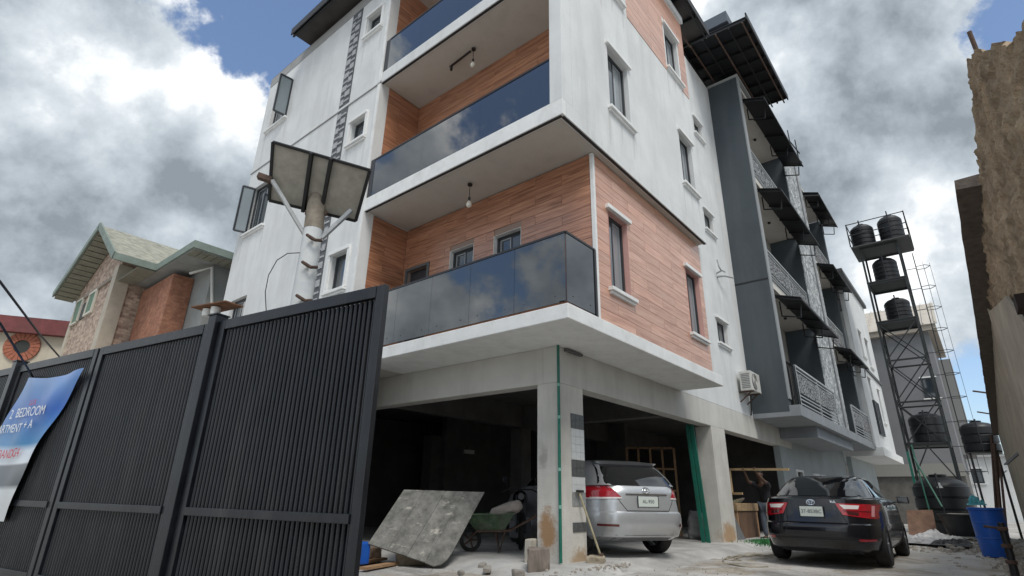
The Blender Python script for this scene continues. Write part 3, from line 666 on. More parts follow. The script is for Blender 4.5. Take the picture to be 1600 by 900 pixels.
# ground floor under the wing
LB = mat('pale_blue_plaster', (.36, .40, .41), .88, var=.08, vscale=1.5, dirt=(.22, .22, .21), dirt_amt=.5, streak=True)
gh = ((21.9, 22.7, .0, 2.05), (24.3, 25.0, 1.05, 2.0), (25.4, 26.2, 1.05, 2.0), (27.6, 28.3, 1.05, 2.0))
weld(wall('y', GY+.012, .2, 20.2, XE, 0, 3.36, gh).build('wall', LB, W))
for h in gh[1:]: window(W, 'y', GY+.012, *h, mull=0)
dr = bx('door', mat('dark_door3', (.05, .045, .04), .6), W, 21.92, 22.68, GY+.1, GY+.14, .01, 2.03)
fr = MB(); fr.box(21.82, 21.899, GY-.02, GY+.05, 0, 2.12); fr.box(22.701, 22.78, GY-.02, GY+.05, 0, 2.12); fr.box(21.9, 22.7, GY-.02, GY+.05, 2.051, 2.12); fr.build('door_frame', TRIM, W)

# ================================================================== FAR WHITE BLOCK
F = thing('white_block', (35, 6, 0), 'white rendered apartment block beyond the charcoal wing', 'building')
fh = ((33.4, 34.2, 5.0, 7.2), (35.6, 36.6, 8.2, 9.8), (33.6, 34.4, 8.4, 9.8), (36.2, 36.9, 5.2, 7.0))
weld(wall('y', 3.76, .2, 31.25, 38.6, 3.55, 12.4, fh).build('wall', WHITE, F))
for h in fh: window(F, 'y', 3.76, *h, mull=1)
bx('wall', WHITE, F, 31.25, 31.45, 3.97, 12, 12.4, 12.9); bx('roof_edge', STEELGREY, F, 31.2, 38.7, 3.6, 12, 12.401, 12.6)
bx('overhang_slab', TRIM, F, 31.3, 38.6, 3.5, 6, 3.15, 3.52); bx('string_course', STEELGREY, F, 33, 38.6, 3.68, 3.755, 7.55, 7.7)
bx('wall', LB, F, 31.3, 38.4, 4.9, 5.1, 0, 3.14); bx('wall', WHITE, F, 38.4, 38.6, 3.97, 12, 3.55, 12.4)
for k in range(3): bx('shutter', FRAME, F, 33.3+k*.55, 33.7+k*.55, 3.66, 3.755, 4.3, 6.0)

# ================================================================== GREY HOUSE BEHIND THE TANK TOWER
H = thing('grey_house', (43, 3, 0), 'plain grey house with pale corrugated roof behind the tank tower', 'building')
bx('wall', mat('grey_render', (.20, .205, .215), .9, var=.08, vscale=.6), H, 41, 49, .95, 9, 3.0, 11.0)
bx('wall', mat('dark_base', (.13, .125, .115), .9, var=.2), H, 41.1, 49, 1.0, 9, 0, 3.0)
bx('band', mat('grey_band3', (.27, .265, .25), .9), H, 40.95, 41.0, .93, 9, 2.6, 3.3)
MB().box(40.6, 49.4, .5, 9.4, 11.0, 11.35).build('eave', mat('tan_fascia', (.36, .32, .27), .8), H)
tr = mat('pale_roof_sheet', (.50, .46, .40), .7, var=.12, vscale=2)
MB().sheet([(40.5,.4,11.36),(40.5,9.5,11.36),(45,9.5,13.9),(45,.4,13.9)], .05).build('roof', tr, H)
for k in range(16): MB().bar((40.5,.5+k*.58,11.44),(45,.5+k*.58,13.98), .05).build('roof_rib', tr, H)
bx('side_wall', mat('grey_render2', (.24, .24, .24), .9), H, 45, 49, .3, .94, 4, 10); window(H, 'x', 41.0, 1.2, 1.9, 7.0, 8.2, mull=0, depth=-.05)
P_ = thing('white_house', (56, 0, 0), 'distant low white house at the end of the alley', 'building')
bx('wall', WHITE, P_, 54, 60, -4, 1.2, 0, 4.4); bx('roof', mat('zinc_roof', (.42, .43, .43), .5), P_, 53.7, 60.3, -4.3, 1.5, 4.4, 4.6); window(P_, 'x', 54, .3, .9, 2.6, 3.6, mull=0, depth=-.05)

# ================================================================== SLIDING GATE
GA = Vector((2.52, 3.43, 0)); GD = Vector((-.166, .986, 0)).normalized(); GN = Vector((-GD.y, GD.x, 0))
if GN.dot(-GA) < 0: GN = -GN
def gp_(a, d, z): return GA+GD*a+GN*d+Vector((0,0,z))
GATE = mat('charcoal_gate_paint', (.0085, .010, .0135), .30, spec=.45, var=.35, vscale=4, bump=.12, bscale=70, dirt=(.055, .055, .055), dirt_amt=.55, dscale=2.2, streak=True)
GTOP = 2.6; GL = 2.19
GT = thing('sliding_gate', tuple(gp_(4, 0, 0)), 'tall black sliding gate of ribbed steel panels across the yard entrance', 'gate')
def gate_leaf(a0):
    g = MB().sheet([gp_(a0+.1,-.03,.16),gp_(a0+GL-.1,-.03,.16),gp_(a0+GL-.1,-.03,GTOP-.1),gp_(a0+.1,-.03,GTOP-.1)], .004).build('panel', GATE, GT)
    for a in (a0+.05, a0+GL-.05): MB().bar(gp_(a,0,.08), gp_(a,0,GTOP), .09, .05, up=GN).build('stile', GATE, g, bevel=.004)
    for z, d, hh in ((GTOP-.05, .0, .10), (.84, .012, .065), (.12, 0, .10)): MB().bar(gp_(a0+.1,d,z), gp_(a0+GL-.1,d,z), .055, hh).build('rail', GATE, g, bevel=.004)
    n = 37; p = (GL-.2)/n
    me = None
    for k in range(n):
        c = a0+.1+p*(k+.5)
        if me is None:
            o = MB().prism([GD*(-p*.31)+Vector((0,0,.17)), GD*(-p*.27)+GN*.020+Vector((0,0,.17)), GD*(-p*.12)+GN*.030+Vector((0,0,.17)), GD*(p*.12)+GN*.030+Vector((0,0,.17)), GD*(p*.27)+GN*.020+Vector((0,0,.17)), GD*(p*.31)+Vector((0,0,.17))], (0,0,GTOP-.1-.175)).build('slat', GATE, g, org=(0,0,0)); me = o.data
        else:
            o = bpy.data.objects.new('slat', me); COL.objects.link(o); o.parent = g
        o.location = gp_(c,-.026,0)-Vector(ORG)
for a in (0, GL+.16, 2*GL+.20, 3*GL+.34): gate_leaf(a)
for a in (GL+.08, 3*GL+.27):
    p = MB().bar(gp_(a,.0,0), gp_(a,.0,GTOP+.06), .13, .13, up=GN).build('post', GATE, GT, bevel=.006); MB().bar(gp_(a,.0,GTOP+.061), gp_(a,.0,GTOP+.075), .15, .15, up=GN).build('cap', GATE, p)
# rusty plate with two white cups on the post
a = GL+.08; p = thing('rusty_plate', tuple(gp_(a,0,GTOP+.08)), 'rusty flat steel plate on two white cups above the gate post', 'plate')
MB().sheet([gp_(a+.30,.14,GTOP+.165), gp_(a-.22,.10,GTOP+.16), gp_(a-.22,-.10,GTOP+.16), gp_(a+.30,-.10,GTOP+.165)], .012).build('plate', mat('rust_plate', (.17, .075, .035), .85, var=.4, vscale=9), p)
for aa in (a+.02, a+.16): MB().lathe([(.04,0),(.045,.03),(.045,.075),(.03,.08)], tuple(gp_(aa,.04,GTOP+.077 if aa < a+.1 else GTOP+.077)), 14).build('cup', mat('white_cup', (.7,.7,.68), .5), p, smooth=40)
# banner
def banner():
    t = thing('banner', tuple(gp_(6.0,.06,1.2)), 'sagging blue printed banner tied to the black gate', 'banner')
    def P(px, py):
        d = ray(px, py); n = GN; k = (gp_(0,.075,0)-CP).dot(n)/d.dot(n); return CP+d*k
    TLc, TRc, BRc, BLc = P(45,590), P(134,575), P(4,815), P(-75,810)
    me = bpy.data.meshes.new('cloth'); nu, nv = 24, 30; vs = []; 
    for j in range(nv+1):
        for i in range(nu+1):
            u, v = i/nu, j/nv; l = TLc.lerp(BLc, v); r = TRc.lerp(BRc, v); r = r+(l-r)*.10*math.sin(v*math.pi)
            p = l.lerp(r, u); p = p+GN*(.026*math.sin(10*(u*.9+v*.8))*u*(1-v*.6)+.010*math.sin(15*(u-v)))+Vector((0,0,-.05*math.sin(u*math.pi)*(1-v)))
            vs.append(p-Vector(ORG))
    me.from_pydata(vs, [], [(j*(nu+1)+i, j*(nu+1)+i+1, (j+1)*(nu+1)+i+1, (j+1)*(nu+1)+i) for j in range(nv) for i in range(nu)])
    uv = me.uv_layers.new(name='UVMap')
    for poly in me.polygons:
        for li in poly.loop_indices:
            vi = me.loops[li].vertex_index; uv.data[li].uv = ((vi % (nu+1))/nu, 1-(vi//(nu+1))/nv)
    m = bpy.data.materials.new('printed_vinyl'); m.use_nodes = True; nt = m.node_tree; N = nt.nodes; L = nt.links; Pn = N['Principled BSDF']; Pn.inputs['Roughness'].default_value = .38
    uvn = N.new('ShaderNodeUVMap'); sp = N.new('ShaderNodeSeparateXYZ'); L.new(uvn.outputs[0], sp.inputs[0])
    rp = N.new('ShaderNodeValToRGB'); L.new(sp.outputs[1], rp.inputs[0]); e = rp.color_ramp.elements
    e[0].position = 0; e[0].color = (.62,.65,.66,1); e[1].position = 1; e[1].color = (.20,.34,.66,1)
    for ps, c in ((.20,(.60,.63,.64,1)),(.235,(.10,.11,.12,1)),(.37,(.16,.17,.18,1)),(.385,(.66,.70,.74,1)),(.47,(.62,.70,.78,1)),(.52,(.02,.20,.44,1)),(.75,(.015,.11,.46,1)),(.93,(.10,.24,.55,1))):
        a = e.new(ps); a.color = c
    rx = N.new('ShaderNodeMapRange'); rx.inputs[1].default_value = .0; rx.inputs[2].default_value = .9; rx.inputs[3].default_value = .30; rx.inputs[4].default_value = 0; L.new(sp.outputs[0], rx.inputs[0])
    mx = N.new('ShaderNodeMix'); mx.data_type = 'RGBA'; L.new(rx.outputs[0], mx.inputs[0]); L.new(rp.outputs[0], mx.inputs[6]); mx.inputs[7].default_value = (.42,.52,.62,1); L.new(mx.outputs[2], Pn.inputs['Base Color'])
    me.materials.append(m); o = bpy.data.objects.new('cloth', me); COL.objects.link(o); o.parent = t
    for p in me.polygons: p.use_smooth = True
    # printed lettering, laid on the sheet
    def word(txt, px, py, size, m, name):
        cu = bpy.data.curves.new(name, 'FONT'); cu.body = txt; cu.size = size; cu.align_x = 'LEFT'; tmp = bpy.data.objects.new(name, cu); COL.objects.link(tmp)
        dg = bpy.context.evaluated_depsgraph_get(); mm = bpy.data.meshes.new_from_object(tmp.evaluated_get(dg)); bpy.data.objects.remove(tmp)
        q = P(px, py); x = -GD; z = Vector((0,0,1))
        for v in mm.vertices: v.co = q+x*v.co.x+z*v.co.y+GN*.028-Vector(ORG)
        mm.materials.clear(); mm.materials.append(m); oo = bpy.data.objects.new(name, mm); COL.objects.link(oo); oo.parent = o
    ink = mat('banner_white', (.78,.80,.80), .5); red = mat('banner_red', (.55,.03,.05), .5)
    word('2', 18, 655, .165, ink, 'lettering'); word('BEDROOM', 27.5, 653, .165, ink, 'lettering'); word('APARTMENT', -9, 679, .150, ink, 'lettering'); word('+', 39, 671, .155, ink, 'lettering'); word('A', 47, 669.5, .155, ink, 'lettering'); word('GRAND', -6, 717, .15, red, 'lettering'); word('G4', 22, 714, .15, red, 'lettering'); word('LUX', 49, 634, .10, red, 'lettering')
banner()

# ================================================================== SOLAR STREET LIGHT
PO = Vector((3.28, 6.22, 0))
S = thing('solar_light_pole', tuple(PO), 'painted concrete pole with solar panels propped on top behind the gate', 'solar light')
PAINT = mat('white_pole_paint', (.62, .64, .64), .8, var=.1, vscale=10, dirt=(.13, .20, .32), dirt_amt=.5, dscale=5)
MB().tube([PO, PO+Vector((0,0,4.28))], [.145, .122], 18).build('painted_shaft', PAINT, S, smooth=40)
MB().tube([PO+Vector((0,0,4.281)), PO+Vector((-.02,.01,4.95))], [.125, .115], 18).build('concrete_shaft', mat('weathered_pole', (.27, .235, .19), .95, var=.3, vscale=7, bump=.6, bscale=30), S, smooth=40)
q = [at(427,222,6.72), at(578,266,6.45), at(556,345,7.02), at(421,313,7.25)]
BSH = mat('panel_backsheet', (.38, .36, .31), .75, var=.14, vscale=8, dirt=(.2, .18, .14), dirt_amt=.5, dscale=3)
pn = (q[1]-q[0]).cross(q[3]-q[0]).normalized()
if pn.z < 0: pn = -pn
def lerp2(u, v): return q[0].lerp(q[1], u).lerp(q[3].lerp(q[2], u), v)
for u0, u1 in ((.0, .40), (.405, .60), (.605, 1.0)):
    pnl = MB().sheet([lerp2(u0,0), lerp2(u1,0), lerp2(u1,1), lerp2(u0,1)], .01).build('solar_panel', [BSH], S)
    MB().sheet([lerp2(u0,0)+pn*.03, lerp2(u1,0)+pn*.03, lerp2(u1,1)+pn*.03, lerp2(u0,1)+pn*.03], .004).build('cell_face', DARKGLASS, pnl)
    for a, b in (((u0,0),(u1,0)),((u1,0),(u1,1)),((u1,1),(u0,1)),((u0,1),(u0,0))): MB().bar(lerp2(*a), lerp2(*b), .035, .05, up=pn).build('frame_bar', BLACK, pnl)
for u in (.40, .603): MB().bar(lerp2(u,-.02)-pn*.04, lerp2(u,1.05)-pn*.04, .04, .05, up=pn).build('support_channel', BLACK, S)
GAL = mat('galvanised', (.42, .43, .43), .45, metal=.6, var=.2, vscale=8)
base = PO+Vector((0,0,4.22))
MB().bar(base+Vector((-.08,.08,0)), lerp2(.03,.62)-pn*.05, .045).build('strut', GAL, S); MB().bar(base+Vector((.09,-.08,-.05)), lerp2(.93,.80)-pn*.05, .05).build('strut', GAL, S)
MB().bar(base+Vector((-.1,.1,.3)), base+Vector((.1,-.1,.32)), .05).build('cross_arm', RUST, S)
MB().bar(lerp2(-.13,.62)-pn*.02, lerp2(.02,.64)-pn*.02, .09, .07).build('lamp_head', RUST, S)
for z, a in ((4.08, .3), (3.7, -.2), (3.25, .5), (2.9, 2.4)):
    d = Vector((-.55, .35, 0)).normalized(); MB().tube([PO+Vector((0,0,z))-Vector((.0,.0,0))+d*-.05+Vector((-.10,-.11,0)), PO+Vector((-.14,-.13,z+.03)), PO+Vector((-.06,-.20,z-.03)), PO+Vector((.04,-.17,z+.01))], .022, 8).build('clamp', RUST, S)
MB().tube([PO+Vector((-.13,0,3.9)), PO+Vector((-.26,.06,3.86)), PO+Vector((-.36,.10,3.74)), PO+Vector((-.42,.12,3.52)), PO+Vector((-.42,.12,3.3)), PO+Vector((-.36,.1,3.0)), PO+Vector((-.2,.05,2.6))], .006, 6).build('loose_wire', BLACK, S)

# ================================================================== STONE-FACED HOUSE ON THE LEFT
XBG = 3.89; HX = XBG+.65; HY = 21.1
e0 = on(180,398,'x',XBG); ap = on(158,352,'x',XBG); e1 = on(85,460,'x',XBG)
APY, ZA = ap.y, ap.z; HYE = 26.6; EZ = e0.z
sl_ = (ZA-e0.z)/(APY-e0.y); sl2 = (ZA-e1.z)/(e1.y-APY)
HO = thing('stone_faced_house', (HX+3, HY+3, 0), 'stone-faced house with a grey shingle gable roof and green shuttered window', 'house')
ZE = ZA-(APY-HY)*sl_ if HY < APY else ZA; ZE = EZ+(HY-e0.y)*sl_-.12
MB().prism([(HX,HY,0),(HX,HY,ZE),(HX,APY,ZA-.14),(HX,HYE-.9,ZA-.14-(HYE-.9-APY)*sl2),(HX,HYE-.9,0)], (9,0,0)).build('wall', RUBBLE, HO)
QU = mat('cream_pilaster', (.50, .45, .37), .85, var=.12, vscale=3)
bx('pilaster', QU, HO, HX-.06, HX+.35, HY-.06, HY+.42, 0, EZ+.4); bx('pilaster', QU, HO, HX-.06, HX-.001, HYE-1.2, HYE-.88, 0, EZ-.6)
bx('band', mat('grey_brown_band', (.28,.24,.20), .9), HO, HX-.07, HX-.001, HY+.421, HYE-.9, EZ-.05, EZ+.08)
SH = tex_mat('grey_shingle', 'brick', (.40,.39,.32), (.30,.30,.25), (.19,.19,.16), 4.0, .02, bw=.6, rh=.35)
XR = HX+9
MB().sheet([(XBG,APY,ZA),(XR,APY,ZA),(XR,e0.y,e0.z),tuple(e0)], .10).build('roof', SH, HO)
MB().sheet([(XBG,APY,ZA),tuple(e1),(XR,e1.y,e1.z),(XR,APY,ZA)], .10).build('roof', SH, HO)
FG = mat('green_grey_fascia', (.20, .25, .22), .7, var=.15, vscale=4); SB = mat('soffit_board', (.24, .24, .19), .8, var=.15)
for e in (e0, e1):
    A = Vector((XBG-.03, APY, ZA-.02)); Bp = Vector((XBG-.03, e.y, e.z-.02)); MB().bar(A, Bp, .05, .24).build('barge_board', FG, HO)
    n = 15
    for i in range(n):
        t0, t1 = (i+.08)/n, (i+.92)/n; a0 = A.lerp(Bp, t0); a1 = A.lerp(Bp, t1); dz = Vector((0,0,-.14))
        MB().sheet([a0+dz+Vector((.06,0,0)), a1+dz+Vector((.06,0,0)), a1+dz+Vector((.66,0,0)), a0+dz+Vector((.66,0,0))], .03).build('soffit_board', SB, HO)
XW = 5.05; YW = 16.25
MB().bar((XBG-.03, e0.y-.03, EZ-.04), (XW, e0.y-.03, EZ-.04), .06, .22).build('gutter', FG, HO)
bx('eave_soffit', SB, HO, XBG+.66, XW, e0.y+.01, HY-.06, EZ-.20, EZ-.16)
# hipped cross wing projecting beside it
MB().bar((XW,e0.y,EZ-.04),(XW,YW,EZ-.04), .06, .22).build('fascia', FG, HO); MB().bar((XW-.03,YW-.03,EZ-.04),(XR,YW-.03,EZ-.04), .06, .22).build('fascia', FG, HO)
MB().add([(XW,YW,EZ+.07),(XR,YW,EZ+.07),(XR,YW+4.0,EZ+1.75),(XW+3.0,YW+4.0,EZ+1.75),(XW,YW+4.0,EZ+.07)], [(0,1,2,3),(0,3,4)]).build('roof', SH, HO)
bx('eave_soffit', mat('grey_soffit', (.30,.31,.30), .85, var=.1), HO, XW+.03, XR, YW, HY-.1, EZ-.17, EZ-.13)
for i in range(8): bx('soffit_board', SB, HO, XW+.05+i*.22, XW+.05+i*.22+.19, YW+.02, YW+.60, EZ-.20, EZ-.171)
bx('side_wall', mat('grey_wall', (.27,.28,.27), .9, var=.1), HO, XW+.9, XR, YW+.75, HY-.1, 0, EZ-.18)
bx('brick_wall', REDBRICK, HO, XW+.28, XW+.88, 18.3, HY-.07, 0, EZ-.35)
MB().tube([(XW+.5,17.6,EZ-.45),(XW+.85,16.95,EZ-.3),(XW+1.15,16.9,EZ-1.9)], .045, 8).build('pvc_pipe', mat('pvc', (.55,.55,.52), .5), HO)
# gable window with open green shutters
wy, wz = 23.45, 7.25
wf = MB()
for b_ in ((wy-.45,wy-.37,wz-.45,wz+.45),(wy+.37,wy+.45,wz-.45,wz+.45),(wy-.37,wy+.37,wz-.45,wz-.37),(wy-.37,wy+.37,wz+.37,wz+.45)): wf.box(HX-.08,HX-.01,*b_)
wo = wf.build('window', mat('cream_frame', (.62,.60,.52), .6), HO); MG = mat('green_louvre', (.07,.16,.09), .5, var=.2, vscale=12)
bx('pane', MG, wo, HX-.05, HX-.02, wy-.36, wy+.36, wz-.36, wz+.36)
wy2 = 25.1
bx('dark_opening', mat('dark_opening', (.03,.035,.03), .6), HO, HX-.03, HX-.005, wy+.47, wy2-.5, wz-.45, wz+.2)
wf = MB()
for b_ in ((wy2-.45,wy2-.38,wz-.45,wz+.45),(wy2+.38,wy2+.45,wz-.45,wz+.45),(wy2-.38,wy2+.38,wz-.52,wz-.45),(wy2-.38,wy2+.38,wz+.42,wz+.49)): wf.box(HX-.08,HX-.01,*b_)
wo = wf.build('window', MATS['cream_frame'], HO); bx('pane', MG, wo, HX-.05, HX-.02, wy2-.37, wy2+.37, wz-.45, wz+.42)
ORG = (0,0,0)

# ================================================================== RED-EAVED HOUSE FAR LEFT
d = 29.5
rA, rB = at(-60,478,d+1.5), at(92,520,d)
zt_, zb_ = at(40,494,d).z-.15, at(40,519,d).z
RH = thing('cream_house', ((rA.x+rB.x)/2, (rA.y+rB.y)/2+3, 0), 'cream house with a red roof edge and a round brick-ringed vent', 'house')
dv = (rB-rA); dv.z = 0; dv.normalize(); nv_ = Vector((dv.y, -dv.x, 0))
if nv_.dot(-rA) < 0: nv_ = -nv_
def rp_(a, o_, z): v = Vector((rA.x, rA.y, 0))+dv*a+nv_*o_; return Vector((v.x, v.y, z))
LN = (Vector((rB.x,rB.y,0))-Vector((rA.x,rA.y,0))).length+4
MB().sheet([rp_(-3,0,0), rp_(LN,0,0), rp_(LN,0,zb_+.1), rp_(-3,0,zb_+.1)], -6).build('wall', mat('cream_wall', (.55,.50,.40), .9, var=.12, vscale=1.5, dirt=(.3,.27,.22), dirt_amt=.5, streak=True), RH)
MB().sheet([rp_(-3,.35,zb_), rp_(LN,.35,zb_), rp_(LN,.35,zt_+.15), rp_(-3,.35,zt_+.15)], -7).build('roof_edge', mat('red_fascia', (.17,.045,.045), .75, var=.3, vscale=2, dirt=(.10,.06,.055), dirt_amt=.6, dscale=1.5, streak=True), RH)
cw = at(35,542,d+.4); a_ = (cw-rA).dot(dv)
ring = mat('brick_ring', (.36,.13,.08), .9, var=.25, vscale=10)
cen = rp_(a_,.02,cw.z)
hub = MB().prism([cen+dv*.27*math.cos(2*math.pi*i/20)+Vector((0,0,.27*math.sin(2*math.pi*i/20))) for i in range(20)], nv_*.03).build('round_vent', MATS['dark_opening'], RH)
for i in range(20):
    a0, a1 = 2*math.pi*(i+.06)/20, 2*math.pi*(i+.94)/20
    P4 = [cen+dv*r*math.cos(t)+Vector((0,0,r*math.sin(t))) for r, t in ((.28,a0),(.62,a0),(.62,a1),(.28,a1))]
    MB().prism(P4, nv_*.07).build('brick', ring, hub)
ORG = (0,0,0)
# overhead cables
for pts, lab in (([at(-30,410,6),at(0,440,6.5),at(60,520,9),at(95,560,11),at(140,600,13)], 'black overhead cable drooping past the cream house toward the gate'), ([at(-30,480,6),at(0,505,6.5),at(40,570,9),at(70,620,11)], 'lower black cable drooping in front of the round vent')):
    o = MB().tube(pts, .012, 6).build('cable', BLACK, smooth=60); tag(o, lab, 'cable')

# ================================================================== ROUGH BOUNDARY WALL ON THE RIGHT
def rough_mat():
    m = bpy.data.materials.new('rough_render'); m.use_nodes = True; nt = m.node_tree; N = nt.nodes; L = nt.links; P = N['Principled BSDF']; P.inputs['Roughness'].default_value = .95
    g = N.new('ShaderNodeNewGeometry')
    n = N.new('ShaderNodeTexNoise'); n.inputs['Scale'].default_value = 3; n.inputs['Detail'].default_value = 9; n.inputs['Roughness'].default_value = .7; L.new(g.outputs['Position'], n.inputs[0])
    r = N.new('ShaderNodeValToRGB'); L.new(n.outputs[0], r.inputs[0]); e = r.color_ramp.elements; e[0].position = .3; e[0].color = (.18,.13,.085,1); e[1].position = .72; e[1].color = (.50,.385,.26,1)
    L.new(r.outputs[0], P.inputs['Base Color'])
    n2 = N.new('ShaderNodeTexNoise'); n2.inputs['Scale'].default_value = 32; n2.inputs['Detail'].default_value = 6; L.new(g.outputs['Position'], n2.inputs[0])
    b = N.new('ShaderNodeBump'); b.inputs['Strength'].default_value = 1.0; b.inputs['Distance'].default_value = .03; L.new(n2.outputs[0], b.inputs['Height']); L.new(b.outputs[0], P.inputs['Normal'])
    return m
ROUGH = rough_mat()
SMOOTHR = mat('grey_render_wall', (.40, .355, .285), .95, var=.2, vscale=2, bump=.6, bscale=45, dirt=(.24,.21,.17), dirt_amt=.6, dscale=1.3)
def wall_y(x): return -.47-.006*(x-5)
def boundary():
    W_ = thing('boundary_wall', (12, -.7, 0), 'broken rough-rendered concrete boundary wall along the alley', 'wall')
    prof = [(1.2,2.2),(1.9,2.5),(2.45,2.72),(2.75,2.86),(2.98,3.06),(3.25,3.22),(3.55,3.46),(3.83,3.60),(4.2,3.56),(4.6,3.45),(5.0,3.50),(5.2,3.46),(5.36,3.44)]
    def top(x):
        for (a, za), (b, zb) in zip(prof[:-1], prof[1:]):
            if a <= x <= b: return za+(zb-za)*(x-a)/(b-a)
        return 3.44
    # near rough stretch: displaced grid with a ragged top
    nx, nz = 420, 190; mb = MB(); vs = []
    for i in range(nx+1):
        x = 1.2+(9.1-1.2)*i/nx; tz = top(x)+(.05*noise.noise(Vector((x*5,0,0)))+.03*noise.noise(Vector((x*17,4,0))) if x < 5.36 else 0)
        for j in range(nz+1):
            z = -.05+(tz+.05)*j/nz
            dsp = .030*noise.noise(Vector((x*5, 0, z*17)))+.014*noise.noise(Vector((x*11, 8, z*36)))+.010*noise.noise(Vector((x*24, 2, z*24)))+.006*noise.noise(Vector((x*47, 5, z*47)))+.02*noise.noise(Vector((x*1.6, 3, z*1.6))); vs.append((x, wall_y(x)+dsp, z))
    fs = [(i*(nz+1)+j, (i+1)*(nz+1)+j, (i+1)*(nz+1)+j+1, i*(nz+1)+j+1) for i in range(nx) for j in range(nz)]
    o_ = len(vs); vs += [(x, y-.24, z-.30*max(0, z-1.5)/2) for x, y, z in vs]
    fs += [tuple(o_+v for v in reversed(f)) for f in fs]
    for i in range(nx): a, b = i*(nz+1)+nz, (i+1)*(nz+1)+nz; fs.append((a, b, b+o_, a+o_))
    for j in range(nz):
        fs.append((j, j+1, j+1+o_, j+o_)); e = nx*(nz+1); fs.append((e+j, e+j+1, e+j+1+o_, e+j+o_))
    mb.add(vs, fs); mb.build('rough_wall', ROUGH, W_, smooth=50)
    mb = MB(); n = 60
    for k in range(1):
        vs = []; 
        for i in range(n+1):
            x = 9.1+(27-9.1)*i/n; y = wall_y(x)+.012*noise.noise(Vector((x*2,1,0)))
            vs += [(x,y,-.05),(x,y,3.44),(x,y-.24,3.44),(x,y-.24,-.05)]
        fs = [(4*i+a, 4*i+4+a, 4*i+4+(a+1)%4, 4*i+(a+1)%4) for i in range(n) for a in range(4)]+[(0,1,2,3),(4*n,4*n+3,4*n+2,4*n+1)]
        mb.add(vs, fs)
    mb.build('far_wall', SMOOTHR, W_, smooth=40)
    # smoother lower render coat with a straight cut edge
    pt = [(9.05,-.04),(9.05,3.40),(8.6,3.25),(7.6,3.02),(6.6,2.80),(5.95,2.66),(5.55,2.42),(5.1,2.2),(4.3,2.0),(3.2,1.6),(2.4,1.1),(1.9,.5),(1.7,-.04)]
    MB().prism([(x, wall_y(x)+.018, z) for x, z in pt], (0,.022,0)).build('render_coat', SMOOTHR, W_)
    # coping slab, ragged outer edge
    vs = []; n = 90
    for i in range(n+1):
        x = 5.36+(27-5.36)*i/n; e = .17+.012*noise.noise(Vector((x*6,9,0))); y = wall_y(x)
        vs += [(x,y+e,3.46),(x,y+e-.01,3.545),(x,y-.30,3.55),(x,y-.30,3.445),(x,y+.02,3.445)]
    fs = [(5*i+a, 5*i+5+a, 5*i+5+(a+1)%5, 5*i+(a+1)%5) for i in range(n) for a in range(5)]+[(0,1,2,3,4),tuple(5*n+a for a in (4,3,2,1,0))]
    MB().add(vs, fs).build('coping', mat('dark_coping', (.12,.098,.08), .95, var=.3, vscale=9, bump=.5, bscale=25), W_)
    for (x, z, dz, dx) in ((3.72,3.55,.13,-.05),(4.5,3.45,.08,-.10)): MB().tube([(x,-.5,z-.1),(x+dx,-.49,z+dz)], .012, 8).build('rebar', RUST, W_)
    for (x, z) in ((17.0,3.48),(21.0,3.48)): MB().tube([(x,-.5,z),(x+.15,-.15,z+.12)], .02, 8).build('rebar', RUST, W_)
    for (px, py, l) in ((1591,712,.42),(1569,740,.42)):
        p = on(px, py, 'y', -.52); MB().bar(p+Vector((0,-.1,.12)), p+Vector((-.25,.22,-l*.4)), .09, .02).build('steel_flange', STEELGREY, W_)
    MB().box(5.0, 5.2, -.50, -.412, 2.30, 2.40).build('hole_patch', mat('dark_hole', (.03,.022,.018), .95), W_)  # dark box painted as the unlit hole in the wall
boundary()
ORG = (0,0,0)

# ================================================================== TANK TOWER
TX0, TX1, TY0, TY1, TZ = 30.0, 31.7, .98, 2.50, 12.9
T = thing('tank_tower', (30.85, 1.74, 0), 'tall steel lattice tower carrying black water tanks beside the grey house', 'tower')
TS = mat('tower_steel', (.020,.024,.025), .55, var=.3, vscale=3)
for x in (TX0, TX1):
    for y in (TY0, TY1):
        MB().bar((x,y,3.2),(x,y,TZ), .085).build('leg', TS, T); MB().bar((x,y,0),(x,y,3.2), .09).build('leg', GREEN if (x == TX0 and y == TY1) else TS, T)
lev = [1.9, 3.45, 5.3, 7.2, 9.0, 11.0, TZ]
for z in lev:
    for a, b in (((TX0,TY0),(TX0,TY1)),((TX1,TY0),(TX1,TY1)),((TX0,TY0),(TX1,TY0)),((TX0,TY1),(TX1,TY1))): MB().bar((*a,z),(*b,z), .07).build('girt', TS, T)
for z0, z1 in zip(lev[1:4], lev[2:5]):
    for a, b in (((TX0,TY0),(TX0,TY1)),((TX1,TY0),(TX1,TY1)),((TX0,TY1),(TX1,TY1)),((TX0,TY0),(TX1,TY0))):
        MB().bar((*a,z0),(*b,z1), .045).build('brace', TS, T); MB().bar((*b,z0),(*a,z1), .045).build('brace', TS, T)
for s in (0, 1):
    m_ = (TY0+TY1)/2; MB().bar((TX0,m_,3.4),(TX0,TY0 if s else TY1,2.0), .05).build('brace', TS, T)
for z in (3.5, 9.05, 11.05): MB().box(TX0-.05,TX1+.05,TY0-.05,TY1+.05,z,z+.06).build('platform', TS, T)
MB().box(TX0-.25,TX1+.25,TY0-.55,TY1+.35,TZ+.06,TZ+.13).build('platform', mat('platform_grey', (.07,.075,.075), .7), T)
